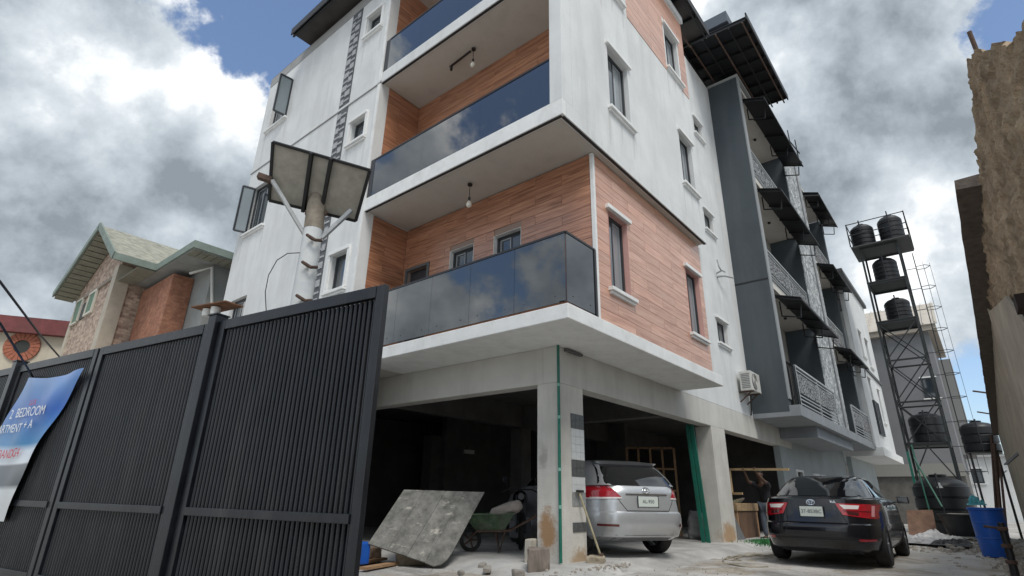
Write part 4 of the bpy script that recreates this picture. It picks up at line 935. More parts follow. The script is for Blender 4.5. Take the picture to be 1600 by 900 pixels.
for a, b in (((TX0-.25,TY0-.55),(TX0-.25,TY1+.35)),((TX1+.25,TY0-.55),(TX1+.25,TY1+.35)),((TX0-.25,TY0-.55),(TX1+.25,TY0-.55)),((TX0-.25,TY1+.35),(TX1+.25,TY1+.35))):
    for z in (TZ+.75, TZ+1.35): MB().bar((*a,z),(*b,z), .035).build('guard_rail', TS, T)
    MB().bar((*a,TZ+.14),(*a,TZ+1.38), .05).build('guard_post', TS, T)
# caged ladder up the alley side
lx, ly = TX1-.3, TY0-.45
for dx in (-.2, .2): MB().bar((lx+dx,ly,.2),(lx+dx,ly,TZ-.3), .035).build('ladder_stile', TS, T)
for i in range(36): MB().bar((lx-.2,ly,.5+i*.34),(lx+.2,ly,.5+i*.34), .022).build('rung', TS, T)
for i in range(10):
    z = 2.4+i*1.05; MB().tube([(lx-.25,ly,z),(lx-.28,ly-.35,z),(lx,ly-.55,z),(lx+.28,ly-.35,z),(lx+.25,ly,z)], .015, 6).build('cage_hoop', TS, T); MB().bar((lx,ly,z),(lx,TY0,z), .025).build('ladder_tie', TS, T)
for dx, dy in ((-.27,-.3),(0,-.55),(.27,-.3)): MB().bar((lx+dx,ly+dy,2.3),(lx+dx,ly+dy,12.0), .015).build('cage_strip', TS, T)
ORG = (0,0,0)
def tank(x, y, z, r, h, label, ribs=5, grp='black water tanks'):
    t = thing('water_tank', (x,y,z), label, 'water tank', grp)
    prof = [(r*.97,0)]; n = ribs
    for i in range(n):
        a = h*.80*i/n; b = h*.80*(i+1)/n; m_ = (a+b)/2; prof += [(r*.95,a+.01),(r,a+.04),(r,b-.04),(r*.95,b-.01)]
    prof += [(r*.93,h*.82),(r*.72,h*.90),(r*.34,h*.95)]
    MB().lathe(prof, (x,y,z), 28).build('body', TANK, t, smooth=35)
    MB().lathe([(r*.30,h*.945),(r*.32,h*.96),(r*.32,h*.995),(r*.27,h)], (x,y,z), 20).build('lid', TANK, t, smooth=35)
    MB().tube([(x-r*.8,y,z+h*.82),(x-r*.8,y,z+h*1.0),(x-r*1.15,y,z+h*1.0),(x-r*1.15,y,z)], .025, 6).build('pipe', TANK, t, smooth=40)
tank(30.6, 2.32, TZ+.14, .52, 1.42, 'ribbed black water tank beside its twin on the top platform')
tank(30.6, 1.10, TZ+.14, .52, 1.55, 'taller ribbed black water tank on the top platform above the ladder')
tank(30.7, 1.72, 11.11, .52, 1.35, 'single black water tank on the platform just below the twin tanks')
tank(30.7, 1.62, 9.11, .52, 1.2, 'squat black water tank on the lower of the small tower platforms')
tank(30.75, 1.62, 3.56, .66, 1.35, 'wide black water tank on the lowest tower platform', 3)
tank(29.0, 1.6, 0, .95, 2.2, 'big black water tank standing on the ground before the tower', 4)
tank(27.5, -.05, 2.9, .55, 1.15, 'black water tank on a thin stand behind the boundary wall', 3)
o = thing('tank_stand', (27.5,-.05,0), 'thin steel stand under the tank beside the boundary wall', 'stand')
for dx in (-.45,.45):
    for dy in (-.38,.4): MB().bar((27.5+dx,-.05+dy,0),(27.5+dx,-.05+dy,2.85), .06).build('leg', TS, o)
MB().box(26.95,28.05,-.58,.48,2.85,2.90).build('top', TS, o)
# white emblem on the big tank: a small bell-shaped mark
wm = mat('white_mark', (.7,.72,.72), .5)

# ================================================================== CARS
class Car:
    """body lofted over height: each level (z, rear x, front x, half width, exponent) is a rounded-box outline"""
    def __init__(s, levels, hood): s.L = levels; s.hood = hood
    def par(s, z):
        L = s.L
        if z <= L[0][0]: return L[0][1:]
        for a, b in zip(L[:-1], L[1:]):
            if a[0] <= z <= b[0]:
                t = (z-a[0])/(b[0]-a[0]) if b[0] > a[0] else 1; return tuple(p+(q-p)*t for p, q in zip(a[1:], b[1:]))
        return L[-1][1:]
    def pt(s, z, t, off=0.0):
        xr, xf, w, n = s.par(z); cx = (xr+xf)/2; a = (xf-xr)/2
        def raw(t):
            c, q = math.cos(t), math.sin(t)
            return Vector((cx+a*math.copysign(abs(c)**(2/n), c), w*math.copysign(abs(q)**(2/n), q), 0))
        p = raw(t)
        if off:
            d = (raw(t+.004)-raw(t-.004)); nn = Vector((d.y, -d.x, 0)).normalized(); p = p+nn*off
        zz = z
        if p.x > .7: zz -= s.hood*max(0, (z-.55))*((p.x-.7)/1.7)**1.4
        return Vector((p.x, p.y, zz))
    def tr(s, y, z):                      # parameter on the rear half for a given y
        xr, xf, w, n = s.par(z); q = min(1, abs(y)/w)**(n/2); t = math.asin(q); return math.pi-math.copysign(t, y)
    def ts(s, x, z, side):                # parameter on a flank for a given x
        xr, xf, w, n = s.par(z); cx = (xr+xf)/2; a = (xf-xr)/2; c = math.copysign(min(1, abs((x-cx)/a))**(n/2), x-cx); return side*math.acos(c)
    def body(s, N=128):
        mb = MB(); Z = [l[0] for l in s.L]; zs = []
        for a, b in zip(Z[:-1], Z[1:]):
            m = max(1, int((b-a)/.05)); zs += [a+(b-a)*k/m for k in range(m)]
        zs.append(Z[-1]); vs = [s.pt(z, 2*math.pi*j/N) for z in zs for j in range(N)]
        fs = [(i*N+j, i*N+(j+1)%N, (i+1)*N+(j+1)%N, (i+1)*N+j) for i in range(len(zs)-1) for j in range(N)]
        fs += [tuple(reversed(range(N))), tuple((len(zs)-1)*N+j for j in range(N))]
        return mb.add(vs, fs)
    def patch(s, c, off=.006, nu=14, nv=8, f='rear', th=.004):
        """c: four (a,z) corners bl,br,tr,tl with a = y (rear) or (x) on a flank or raw t"""
        mb = MB(); vs = []
        for j in range(nv+1):
            for i in range(nu+1):
                u, v = i/nu, j/nv
                lo = [c[0][k]+(c[1][k]-c[0][k])*u for k in (0,1)]; hi = [c[3][k]+(c[2][k]-c[3][k])*u for k in (0,1)]
                a, z = lo[0]+(hi[0]-lo[0])*v, lo[1]+(hi[1]-lo[1])*v
                t = s.tr(a, z) if f == 'rear' else (a if f == 't' else s.ts(a, z, f)); vs.append(s.pt(z, t, off))
        fs = [(j*(nu+1)+i, j*(nu+1)+i+1, (j+1)*(nu+1)+i+1, (j+1)*(nu+1)+i) for j in range(nv) for i in range(nu)]
        return mb.add(vs, fs)
def cut_arches(o, xs, r, w):
    cut = MB()
    for x in xs:
        for sgn in (-1, 1): cut.lathe([(r, -.14), (r, .20)], (x, sgn*(w-.08), r*.86), 36, 'y')
    c = cut.build('cutter', BLACK, None); m = o.modifiers.new('b', 'BOOLEAN'); m.object = c; m.operation = 'DIFFERENCE'; m.solver = 'EXACT'; c.matrix_world = o.matrix_world
    bpy.context.view_layer.update(); dg = bpy.context.evaluated_depsgraph_get(); me = bpy.data.meshes.new_from_object(o.evaluated_get(dg)); o.modifiers.clear(); o.data = me; bpy.data.objects.remove(c)
    for p in o.data.polygons: p.use_smooth = True
    o.data.set_sharp_from_angle(angle=R(32))
def wheel(root, x, y, r, w, spokes=10):
    s = 1 if y > 0 else -1
    t = MB().lathe([(r*.70,-w/2),(r*.93,-w/2),(r,-w*.36),(r,w*.36),(r*.93,w/2),(r*.70,w/2),(r*.66,0),(r*.70,-w/2)], (x,y,r), 36, 'y', cap=False).build('tyre', RUBBER, root, smooth=35)
    rim = MB(); rim.lathe([(r*.71,-w*.46),(r*.66,-w*.2),(r*.66,w*.2),(r*.71,w*.46)], (x,y,r), 36, 'y', cap=False)
    rim.build('rim', RIM, t, smooth=35)
    MB().lathe([(r*.62,0),(r*.62,.01)], (x,y+s*w*.05,r), 24, 'y').build('brake_disc', STEELGREY, t)
    for k in range(spokes):
        a = 2*math.pi*k/spokes; d = Vector((math.cos(a),0,math.sin(a))); c = Vector((x,y+s*w*.40,r)); MB().bar(c+d*r*.10, c+d*r*.68-Vector((0,s*.01,0)), .035, .02, up=(0,1,0)).build('spoke', RIM, t)
    MB().lathe([(r*.15,-.015),(r*.13,.02)], (x,y+s*w*.41,r), 16, 'y').build('hub_cap', RIM, t, smooth=40)
def ellipse_ring(mb, P, ax, az, th, rot=0):
    pts = [P(ax*math.cos(2*math.pi*k/28), az*math.sin(2*math.pi*k/28)) for k in range(29)]; mb.tube(pts, th, 6, cap=False)
def text_mesh(txt, size, P, m, name, root):
    cu = bpy.data.curves.new(name, 'FONT'); cu.body = txt; cu.size = size; cu.align_x = 'CENTER'; cu.align_y = 'CENTER'; tmp = bpy.data.objects.new(name, cu); COL.objects.link(tmp)
    dg = bpy.context.evaluated_depsgraph_get(); mm = bpy.data.meshes.new_from_object(tmp.evaluated_get(dg)); bpy.data.objects.remove(tmp)
    for v in mm.vertices: v.co = P(v.co.x, v.co.y)
    mm.materials.clear(); mm.materials.append(m); o = bpy.data.objects.new(name, mm); COL.objects.link(o); o.parent = root; return o
def emblem(car, root, y0, z0, k, off=.012):
    P = lambda a, b: car.pt(z0+b, car.tr(y0-a, z0+b), off)
    mb = MB(); ellipse_ring(mb, P, .062*k, .042*k, .006); ellipse_ring(mb, P, .022*k, .040*k, .005); ellipse_ring(mb, lambda a, b: P(a, b+.018*k), .042*k, .020*k, .005)
    mb.build('emblem', CHROME, root, smooth=60)
def plate(car, root, z0, txt, w, h, off=.02):
    P = lambda a, b, o=0: Vector((min(car.pt(z0+b, car.tr(0, z0+b), off).x, car.pt(z0, car.tr(0,z0), off).x)-o, -a, z0+b))
    x = car.pt(z0, car.tr(0,z0), off).x
    pl = MB().box(x-.012, x, -w/2, w/2, z0-h/2, z0+h/2).build('number_plate', PLATE, root, bevel=.003)
    text_mesh(txt, h*.50, lambda a, b: Vector((x-.0145, -a, z0+b)), INK, 'plate_number', pl)
    fr = MB(); fr.box(x-.013, x+.003, -w/2-.012, -w/2-.001, z0-h/2-.012, z0+h/2+.012); fr.box(x-.013, x+.003, w/2+.001, w/2+.012, z0-h/2-.012, z0+h/2+.012); fr.build('plate_frame', BLACK, pl)

# ---- black sedan
PB = mat('black_car_paint', (.004,.0045,.008), .2, spec=.35, coat=.7, dirt=(.016,.016,.017), dirt_amt=.4, dscale=2)
sed = Car([(.20,-2.16,2.18,.80,5),(.27,-2.32,2.30,.87,5),(.42,-2.40,2.38,.905,5.2),(.58,-2.405,2.40,.912,5.2),(.64,-2.39,2.40,.91,5.2),(.66,-2.345,2.39,.905,5.2),
    (.80,-2.31,2.34,.905,5.2),(.95,-2.285,2.26,.895,5),(1.03,-2.275,2.10,.875,4.6),(1.055,-2.22,1.95,.85,4.4),(1.07,-1.84,1.30,.80,5.0),(1.22,-1.52,.92,.725,5.0),(1.36,-1.18,.52,.645,4.8),(1.42,-.98,.30,.59,4.6),(1.45,-.80,.12,.52,4.4),(1.47,-.45,-.1,.38,4)], .34)
V = thing('sedan', (13.15, 2.46, .05), 'black sedan parked in the alley with its tail to the gate', 'car', rz=R(1.0), own=False)
V['label'] = 'black sedan parked in the alley, red tail lamps facing the gate'
b = sed.body().build('body', PB, V, smooth=32); cut_arches(b, (-1.37, 1.40), .37, .90)
sed.patch([(-.69,1.085),(.69,1.085),(.53,1.40),(-.53,1.40)], .006, 16, 8).build('rear_window', CARGLASS, V, smooth=60)
for s in (1, -1):
    sed.patch([(-1.25,1.09),(-.42,1.09),(-.42,1.385),(-.92,1.385)], .006, 10, 6, f=s).build('side_window', CARGLASS, V, smooth=60)
    sed.patch([(-.36,1.09),(.78,1.09),(.28,1.385),(-.36,1.385)], .006, 10, 6, f=s).build('side_window', CARGLASS, V, smooth=60)
    sed.patch([(-1.30,.998),(1.30,.998),(1.30,1.012),(-1.30,1.012)], .006, 16, 1, f=s).build('chrome_strip', CHROME, V, smooth=60)
    # tail lamp wraps round the corner: inner piece on the lid, outer on the wing
    ta = lambda y, z: sed.tr(y, z)
    tl = sed.patch([(s*.45,.79),(s*.86,.73),(s*.885,.955),(s*.36,.965)], .010, 14, 6).build('tail_lamp', REDL, V, smooth=60)
    t0, t1 = sed.tr(s*.87,.84), sed.ts(-1.98, .84, s)%(2*math.pi)
    sed.patch([(t0,.74),(t1,.80),(t1,.93),(t0,.955)], .010, 8, 5, f='t').build('lamp_wing', REDL, tl, smooth=60)
    sed.patch([(s*.48,.88),(s*.66,.88),(s*.68,.935),(s*.42,.945)], .014, 8, 3).build('clear_lens', CLEARL, tl, smooth=60)
    sed.patch([(s*.52,.80),(s*.66,.78),(s*.66,.83),(s*.51,.84)], .014, 6, 3).build('dark_lens', mat('dark_lens', (.06,.01,.012), .15, coat=1), tl, smooth=60)
    sed.patch([(s*.80,.77),(s*.83,.765),(s*.845,.93),(s*.815,.935)], .014, 3, 6).build('highlight_bar', mat('pink_highlight', (.75,.35,.38), .2, coat=1), tl, smooth=60)  # pale bar paints the highlight along the lamp's outer edge
    sed.patch([(s*.46,.845),(s*.80,.835),(s*.80,.85),(s*.455,.86)], .0135, 10, 1).build('lens_seam', mat('lens_seam', (.12,.004,.008), .2, coat=1), tl, smooth=60)
    sed.patch([(s*.62,.40),(s*.82,.40),(s*.82,.435),(s*.62,.435)], .008, 8, 2).build('reflector', REDL, V, smooth=60)
    x, y = .95, s*.90
    m = MB().box(x-.07,x+.09,min(y+s*.04,y+s*.24),max(y+s*.04,y+s*.24),.985,1.115); m.bar((x,y-s*.05,1.0),(x,y+s*.06,1.02), .05, .03)
    mo = m.build('door_mirror', PB, V, bevel=.018, smooth=50); MB().box(x-.075,x-.0705,min(y+s*.06,y+s*.22),max(y+s*.06,y+s*.22),1.005,1.095).build('mirror_glass', CARGLASS, mo)
    for xx in (-.45, .52):
        MB().bar(sed.pt(.93, sed.ts(xx-.11,.93,s), .02), sed.pt(.93, sed.ts(xx+.11,.93,s), .02), .018, .03).build('door_handle', CHROME, V)
    for xx in (-1.37, 1.40): wheel(V, xx, s*.80, .325, .22, 10)
MB().add([sed.pt(z, sed.tr(y,z), o) for z, o in ((1.04,.0),(1.062,.03),(1.075,.01)) for y in [-.7+1.4*i/16 for i in range(17)]], [(j*17+i, j*17+i+1, (j+1)*17+i+1, (j+1)*17+i) for j in range(2) for i in range(16)]).build('lip_spoiler', PB, V, smooth=60)
GAP = mat('panel_gap', (.002,.002,.002), .8)
for s in (1, -1): MB().tube([sed.pt(z, sed.tr(s*y, z), .002) for y, z in ((.74,1.05),(.72,1.0),(.40,.97),(.43,.80),(.50,.665))], .004, 5).build('panel_gap', GAP, V)
MB().tube([sed.pt(.665, sed.tr(-.5+i*.1,.665), .003) for i in range(11)], .005, 5).build('panel_gap', GAP, V)
MB().tube([sed.pt(.42, sed.tr(-.85+i*.1,.42), .003) for i in range(18)], .006, 5).build('panel_gap', GAP, V)
emblem(sed, V, 0, .975, 1.0); plate(sed, V, .83, '37-853BC', .35, .155, .03)
text_mesh('XLE', .05, lambda a, b_: sed.pt(.985+b_, sed.tr(-.33-a, .985), .012), CHROME, 'badge', V)
sed.patch([(-.9,.20),(.9,.20),(.9,.275),(-.9,.275)], .004, 12, 2).build('bumper_valance', BLACK, V, smooth=60)

# ---- silver crossover
PS = mat('silver_car_paint', (.56,.58,.60), .30, metal=.55, coat=.8, dirt=(.30,.30,.29), dirt_amt=.3, dscale=2)
suv = Car([(.26,-2.16,2.16,.84,5),(.33,-2.34,2.30,.91,5),(.48,-2.41,2.38,.945,5),(.62,-2.42,2.40,.952,5),(.70,-2.40,2.40,.95,5),(.725,-2.355,2.40,.945,5),(.90,-2.335,2.32,.94,4.8),(1.05,-2.31,2.20,.93,4.6),
    (1.12,-2.27,1.95,.905,4.4),(1.14,-2.235,1.40,.88,6),(1.30,-2.08,1.0,.83,6),(1.46,-1.90,.60,.765,5.6),(1.54,-1.78,.30,.70,5),(1.585,-1.58,.05,.60,4.5),(1.61,-1.1,-.3,.42,4)], .30)
U = thing('crossover', (10.30, 6.66, .10), 'silver crossover parked inside the garage behind the tiled column', 'car', rz=R(62), own=False)
b = suv.body().build('body', PS, U, smooth=32); cut_arches(b, (-1.38, 1.40), .41, .94)
suv.patch([(-.79,1.135),(.79,1.135),(.66,1.51),(-.66,1.51)], .006, 16, 8).build('rear_window', CARGLASS, U, smooth=60)
for s in (1, -1):
    suv.patch([(-1.75,1.17),(-.42,1.15),(-.42,1.49),(-1.45,1.48)], .006, 10, 6, f=s).build('side_window', CARGLASS, U, smooth=60)
    suv.patch([(-.36,1.15),(.88,1.15),(.36,1.49),(-.36,1.49)], .006, 10, 6, f=s).build('side_window', CARGLASS, U, smooth=60)
    tl = suv.patch([(s*.50,.945),(s*.90,.93),(s*.90,1.115),(s*.66,1.128)], .012, 12, 6).build('tail_lamp', REDL, U, smooth=60)
    t0, t1 = suv.tr(s*.885,1.0), suv.ts(-1.95, 1.0, s)%(2*math.pi)
    suv.patch([(t0,.935),(t1,.97),(t1,1.09),(t0,1.115)], .012, 8, 5, f='t').build('lamp_wing', REDL, tl, smooth=60)
    suv.patch([(s*.49,.925),(s*.89,.91),(s*.89,.942),(s*.50,.948)], .014, 8, 2).build('clear_lens', CLEARL, tl, smooth=60)
    suv.patch([(s*.60,.49),(s*.84,.49),(s*.84,.525),(s*.60,.525)], .008, 8, 2).build('reflector', mat('dark_red_lens', (.10,.01,.012), .2, coat=1), U, smooth=60)
    for xx in (-1.38, 1.40): wheel(U, xx, s*.82, .37, .24, 10)
    MB().tube([suv.pt(z, suv.tr(s*y, z), .003) for y, z in ((.70,1.13),(.60,1.0),(.52,.86),(.42,.735))], .005, 5).build('panel_gap', GAP, U)
MB().add([suv.pt(z, suv.tr(y,z), o) for z, o in ((1.50,.0),(1.545,.13),(1.575,.02)) for y in [-.58+1.16*i/16 for i in range(17)]], [(j*17+i, j*17+i+1, (j+1)*17+i+1, (j+1)*17+i) for j in range(2) for i in range(16)]).build('roof_spoiler', PS, U, smooth=60)
suv.patch([(-.42,.985),(.42,.985),(.42,1.005),(-.42,1.005)], .014, 12, 2).build('garnish', CHROME, U, smooth=60)
emblem(suv, U, 0, 1.06, 1.15); plate(suv, U, .88, 'AL-950', .40, .16, .014)
MB().tube([suv.pt(.735, suv.tr(-.42+i*.084,.735), .003) for i in range(11)], .005, 5).build('panel_gap', GAP, U)
suv.patch([(-.93,.27),(.93,.27),(.93,.36),(-.93,.36)], .005, 12, 2).build('bumper_valance', STEELGREY, U, smooth=60)
ORG = (0,0,0)

# ================================================================== AIR CONDITIONER, BRACKETS
A = thing('air_conditioner', (17.0, 4.9, 4.1), 'white air conditioner unit on the side wall beside the charcoal wing', 'air conditioner')
ACW = mat('ac_white', (.58,.58,.55), .5, var=.06, dirt=(.3,.28,.24), dirt_amt=.4, dscale=5)
bx('casing', ACW, A, 16.55, 17.4, 4.72, 5.05, 4.05, 4.62, bevel=.012)
gr = MB().lathe([(.235,-.012),(.235,0)], (16.86,4.72,4.335), 28, 'y').build('fan_grille', mat('ac_dark', (.06,.06,.06), .6), A)
for k in range(7): MB().tube([(16.86+(.03+.033*k)*math.cos(a),4.70,4.335+(.03+.033*k)*math.sin(a)) for a in [2*math.pi*i/20 for i in range(21)]], .005, 5, cap=False).build('grille_ring', ACW, gr)
for k in range(9): bx('side_louvre', STEELGREY, A, 16.544, 16.549, 4.76, 5.0, 4.12+k*.05, 4.14+k*.05)
for x in (16.68, 17.28): MB().bar((x,5.14,4.03),(x,4.72,4.03), .04).build('bracket', RUST, A); MB().bar((x,5.14,3.75),(x,4.8,4.03), .03).build('bracket_stay', RUST, A)
MB().tube([(17.35,5.02,4.2),(17.5,5.08,4.0),(17.45,5.1,3.6),(17.45,5.12,3.45)], .02, 8).build('hose', BLACK, A)
ORG = (0,0,0)
K = thing('antenna_bracket', (16.4, 5.1, 7.6), 'grey bent pipe bracket fixed high on the recessed side wall', 'bracket')
MB().tube([(15.75,5.0,7.95),(15.78,4.98,7.72),(15.9,4.97,7.65),(16.2,4.95,7.68)], .022, 8).build('arm', GAL, K, smooth=40); MB().tube([(16.0,5.14,7.5),(16.1,4.95,7.52),(16.6,4.85,7.6)], .035, 10).build('pipe', mat('pvc2', (.45,.46,.46), .6), K, smooth=40); MB().tube([(16.0,5.14,7.62),(15.98,4.97,7.66)], .025, 8).build('stay', GAL, K)
ORG = (0,0,0)

# ================================================================== LEANING BOARD, BLOCKS, BARROW
LBm = bpy.data.materials.new('stained_board'); LBm.use_nodes = True
def board_mat(m):
    nt = m.node_tree; N = nt.nodes; L = nt.links; P = N['Principled BSDF']; P.inputs['Roughness'].default_value = .9; g = N.new('ShaderNodeNewGeometry')
    def nz(s, d, r, st=(1,1,1)):
        mp = N.new('ShaderNodeMapping'); mp.inputs['Scale'].default_value = st; L.new(g.outputs['Position'], mp.inputs[0]); n = N.new('ShaderNodeTexNoise'); n.inputs['Scale'].default_value = s; n.inputs['Detail'].default_value = d; n.inputs['Roughness'].default_value = r; L.new(mp.outputs[0], n.inputs[0]); return n.outputs[0]
    r1 = N.new('ShaderNodeValToRGB'); L.new(nz(5,8,.7), r1.inputs[0]); e = r1.color_ramp.elements; e[0].position = .35; e[0].color = (.085,.085,.078,1); e[1].position = .7; e[1].color = (.24,.235,.215,1)
    r2 = N.new('ShaderNodeMapRange'); r2.inputs[1].default_value = .56; r2.inputs[2].default_value = .68; r2.inputs[4].default_value = .75; L.new(nz(4,10,.72,(1,1,2.2)), r2.inputs[0])
    oi = N.new('ShaderNodeObjectInfo'); hv = N.new('ShaderNodeHueSaturation'); vr = N.new('ShaderNodeMapRange'); vr.inputs[3].default_value = .72; vr.inputs[4].default_value = 1.15; L.new(oi.outputs['Random'], vr.inputs[0]); L.new(vr.outputs[0], hv.inputs['Value'])
    x = N.new('ShaderNodeMix'); x.data_type = 'RGBA'; L.new(r2.outputs[0], x.inputs[0]); L.new(r1.outputs[0], x.inputs[6]); x.inputs[7].default_value = (.48,.46,.40,1); L.new(x.outputs[2], hv.inputs['Color']); L.new(hv.outputs[0], P.inputs['Base Color'])
    b = N.new('ShaderNodeBump'); b.inputs['Strength'].default_value = .5; b.inputs['Distance'].default_value = .01; L.new(nz(30,6,.7), b.inputs['Height']); L.new(b.outputs[0], P.inputs['Normal'])
board_mat(LBm)
q = [at(575,849,9.45), at(693,888,9.10), at(757,769,9.95), at(631,765,10.2)]
BD = thing('leaning_board', tuple(q[1]), 'large weathered grey formwork board leaning beside the wheelbarrow', 'board')
def lq(u, v): return q[0].lerp(q[1], u).lerp(q[3].lerp(q[2], u), v)
pts = [lq(0,0), lq(.82,-.01), lq(.93,.03), lq(.985,.10), lq(1,.2), lq(1,1), lq(.5,1.01), lq(0,1)]
nb = (q[1]-q[0]).cross(q[3]-q[0]).normalized()
if nb.dot(-q[0]) < 0: nb = -nb
cuts = [0, .26, .52, .76, 1.0]
for i_, (u0, u1) in enumerate(zip(cuts[:-1], cuts[1:])):
    g_ = .0016; pp = [lq(u0+g_,0), lq(u1-g_,0), lq(u1-g_,1), lq(u0+g_,1)]
    if i_ == 3: pp = [lq(u0+g_,-.005), lq(.88,-.01), lq(.95,.03), lq(.985,.09), lq(1,.18), lq(1,1), lq(u0+g_,1)]
    MB().prism([p+nb*(.002*(i_ % 2)) for p in pp], -nb*.022).build('plank', LBm, BD)
for u in (.15, .85): MB().bar(lq(u,.05)-nb*.05, lq(u,.95)-nb*.05, .05, .05, up=nb).build('back_batten', TIMBER, BD)
pr_ = lq(.5,.9)-nb*.08; MB().bar(pr_, Vector((pr_.x+.55, pr_.y+.55, .02)), .06).build('prop', TIMBER, BD)
ORG = (0,0,0)
BLK = mat('sandcrete', (.34,.29,.22), .95, var=.25, vscale=8, bump=.8, bscale=25)
def rough_block(name, c, s, rz, label, cat, m, group=None):
    mb = MB(); mb.box(-s[0]/2,s[0]/2,-s[1]/2,s[1]/2,0,s[2]); o = mb.build(name, m, None, bevel=.018)
    bm = bmesh.new(); bm.from_mesh(o.data); bmesh.ops.subdivide_edges(bm, edges=bm.edges, cuts=3, use_grid_fill=True)
    for v in bm.verts: v.co += Vector((noise.noise(v.co*9+Vector(c)), noise.noise(v.co*9+Vector((5,1,2))), noise.noise(v.co*9+Vector((1,7,3)))))*.02
    bm.to_mesh(o.data); bm.free(); o.location = c; o.rotation_euler = (0,0,rz)
    return tag(o, label, cat, group)
rough_block('concrete_block', (6.32,7.28,0), (.42,.26,.2), R(-35), 'tan sandcrete block lying at the foot of the leaning board', 'block', BLK)
rough_block('concrete_block', (6.0,7.95,0), (.42,.22,.22), R(10), 'brown block beside the blue container at the gate end', 'block', mat('brown_block', (.17,.12,.085), .95, var=.3, vscale=8))
rough_block('concrete_block', (6.45,8.4,0), (.40,.25,.24), R(60), 'grey block under the raised corner of the leaning board', 'block', CONC)
rough_block('concrete_block', (GX-.16,GY+.42,0), (.16,.12,.42), R(5), 'pale broken block standing against the garage corner column', 'block', mat('pale_block', (.45,.42,.36), .95, var=.15, vscale=7))
rough_block('rubble_lump', (GX+.66,GY-.22,-.02), (.34,.26,.20), R(25), 'tan lump of hardened mortar at the tiled column foot', 'rubble', BLK)
st_ = rough_block('concrete_block', (GX-.50,GY+.02,0), (.32,.30,.34), R(38), 'grey-brown cored block standing before the garage corner column', 'block', mat('stump_grey', (.20,.17,.145), .95, var=.3, vscale=12, bump=.8, bscale=30, stretch=(1,1,.15)))
for k, (a, b_, l) in enumerate((((5.4,7.6,.03),(6.3,7.9,.04),'flat dusty plank lying on the ground toward the brown block'), ((5.3,7.1,.03),(6.1,7.35,.03),'short pale plank on the ground by the tan block'))):
    o = MB().bar(a, b_, .14, .035).build('plank', TIMBER, None); tag(o, l, 'plank')
# blue container
c = (5.55,7.75,0); t = thing('blue_container', c, 'bright blue plastic container half hidden by the gate end', 'container')
BLUE = mat('blue_plastic', (.012,.10,.46), .4, var=.12, vscale=6)
mb = MB(); mb.box(5.33,5.75,7.55,7.9,.02,.33); mb.build('body', BLUE, t, bevel=.03); MB().lathe([(.05,.33),(.05,.39),(.04,.40)], (5.45,7.65,0), 14).build('cap', BLUE, t, smooth=40); MB().tube([(5.5,7.72,.33),(5.5,7.72,.40),(5.66,7.8,.40),(5.66,7.8,.33)], .02, 8).build('handle', BLUE, t, smooth=50)
ORG = (0,0,0)
# wheelbarrow
w0 = Vector((7.75,7.35,.10)); wd = Vector((.62,-.78,0)).normalized(); ws = Vector((wd.y,-wd.x,0))
WB = thing('wheelbarrow', tuple(w0), 'old green wheelbarrow holding a cement bag behind the leaning board', 'wheelbarrow')
def wp(a, s, z): return w0+wd*a+ws*s+Vector((0,0,z))
GRM = mat('worn_green', (.07,.12,.065), .8, var=.4, vscale=9, dirt=(.22,.21,.18), dirt_amt=.7, dscale=5)
tm = MB(); n = 26
ty = MB()
for k in range(n):
    a0 = 2*math.pi*k/n
    for r, s in ((.13,-.035),(.19,-.03),(.195,0),(.19,.03),(.13,.035)): ty.v.append(tuple(wp(r*math.cos(a0), s, .19+r*math.sin(a0))))
for k in range(n):
    for j in range(4): ty.f.append((k*5+j, k*5+j+1, ((k+1)%n)*5+j+1, ((k+1)%n)*5+j)); ty.mi.append(0)
tyre = ty.build('wheel', RUBBER, WB, smooth=40)
for k in range(5): a0 = 2*math.pi*k/5; MB().bar(wp(0,0,.19), wp(.14*math.cos(a0),0,.19+.14*math.sin(a0)), .03).build('spoke', RUST, tyre)
tray = MB(); top = [wp(-.12,-.30,.60), wp(-.12,.30,.60), wp(.78,.33,.64), wp(.78,-.33,.64)]; bot = [wp(.10,-.18,.36), wp(.10,.18,.36), wp(.60,.22,.36), wp(.60,-.22,.36)]
tray.add(top+bot, [(4,5,6,7),(0,1,5,4),(1,2,6,5),(2,3,7,6),(3,0,4,7)]); tray.build('tray', GRM, WB)
MB().tube(top+[top[0]], .015, 6).build('tray_rim', GRM, WB)
for s in (-.2,.2):
    MB().tube([wp(-.02,s*.3,.19), wp(.12,s,.34), wp(.7,s*1.2,.36), wp(1.28,s*1.45,.66)], .017, 8).build('handle_tube', RUST, WB); MB().tube([wp(.45,s,.35), wp(.52,s*1.1,.0), wp(.62,s*1.2,.34)], .015, 8).build('leg', RUST, WB); MB().tube([wp(1.18,s*1.4,.61), wp(1.30,s*1.46,.67)], .022, 8).build('grip', RUBBER, WB)
ORG = (0,0,0)
def sack(c, s, rz, m, label, tilt=0):
    bm = bmesh.new(); bmesh.ops.create_icosphere(bm, subdivisions=4, radius=1)
    for v in bm.verts:
        p = v.co; p = Vector((math.copysign(abs(p.x)**.5, p.x)*s[0], math.copysign(abs(p.y)**.5, p.y)*s[1], math.copysign(abs(p.z)**.6, p.z)*s[2])); v.co = p*(1+.22*noise.noise(p*5+Vector(c))+.16*abs(noise.noise(p*11))+.05*noise.noise(p*26))
    me = bpy.data.meshes.new('sack'); bm.to_mesh(me); bm.free(); me.materials.append(m)
    for p in me.polygons: p.use_smooth = True
    o = bpy.data.objects.new('sack', me); COL.objects.link(o); o.location = c; o.rotation_euler = (0,tilt,rz); return tag(o, label, 'sack')
PAPER = mat('cement_paper', (.38,.33,.29), .85, var=.2, vscale=7)
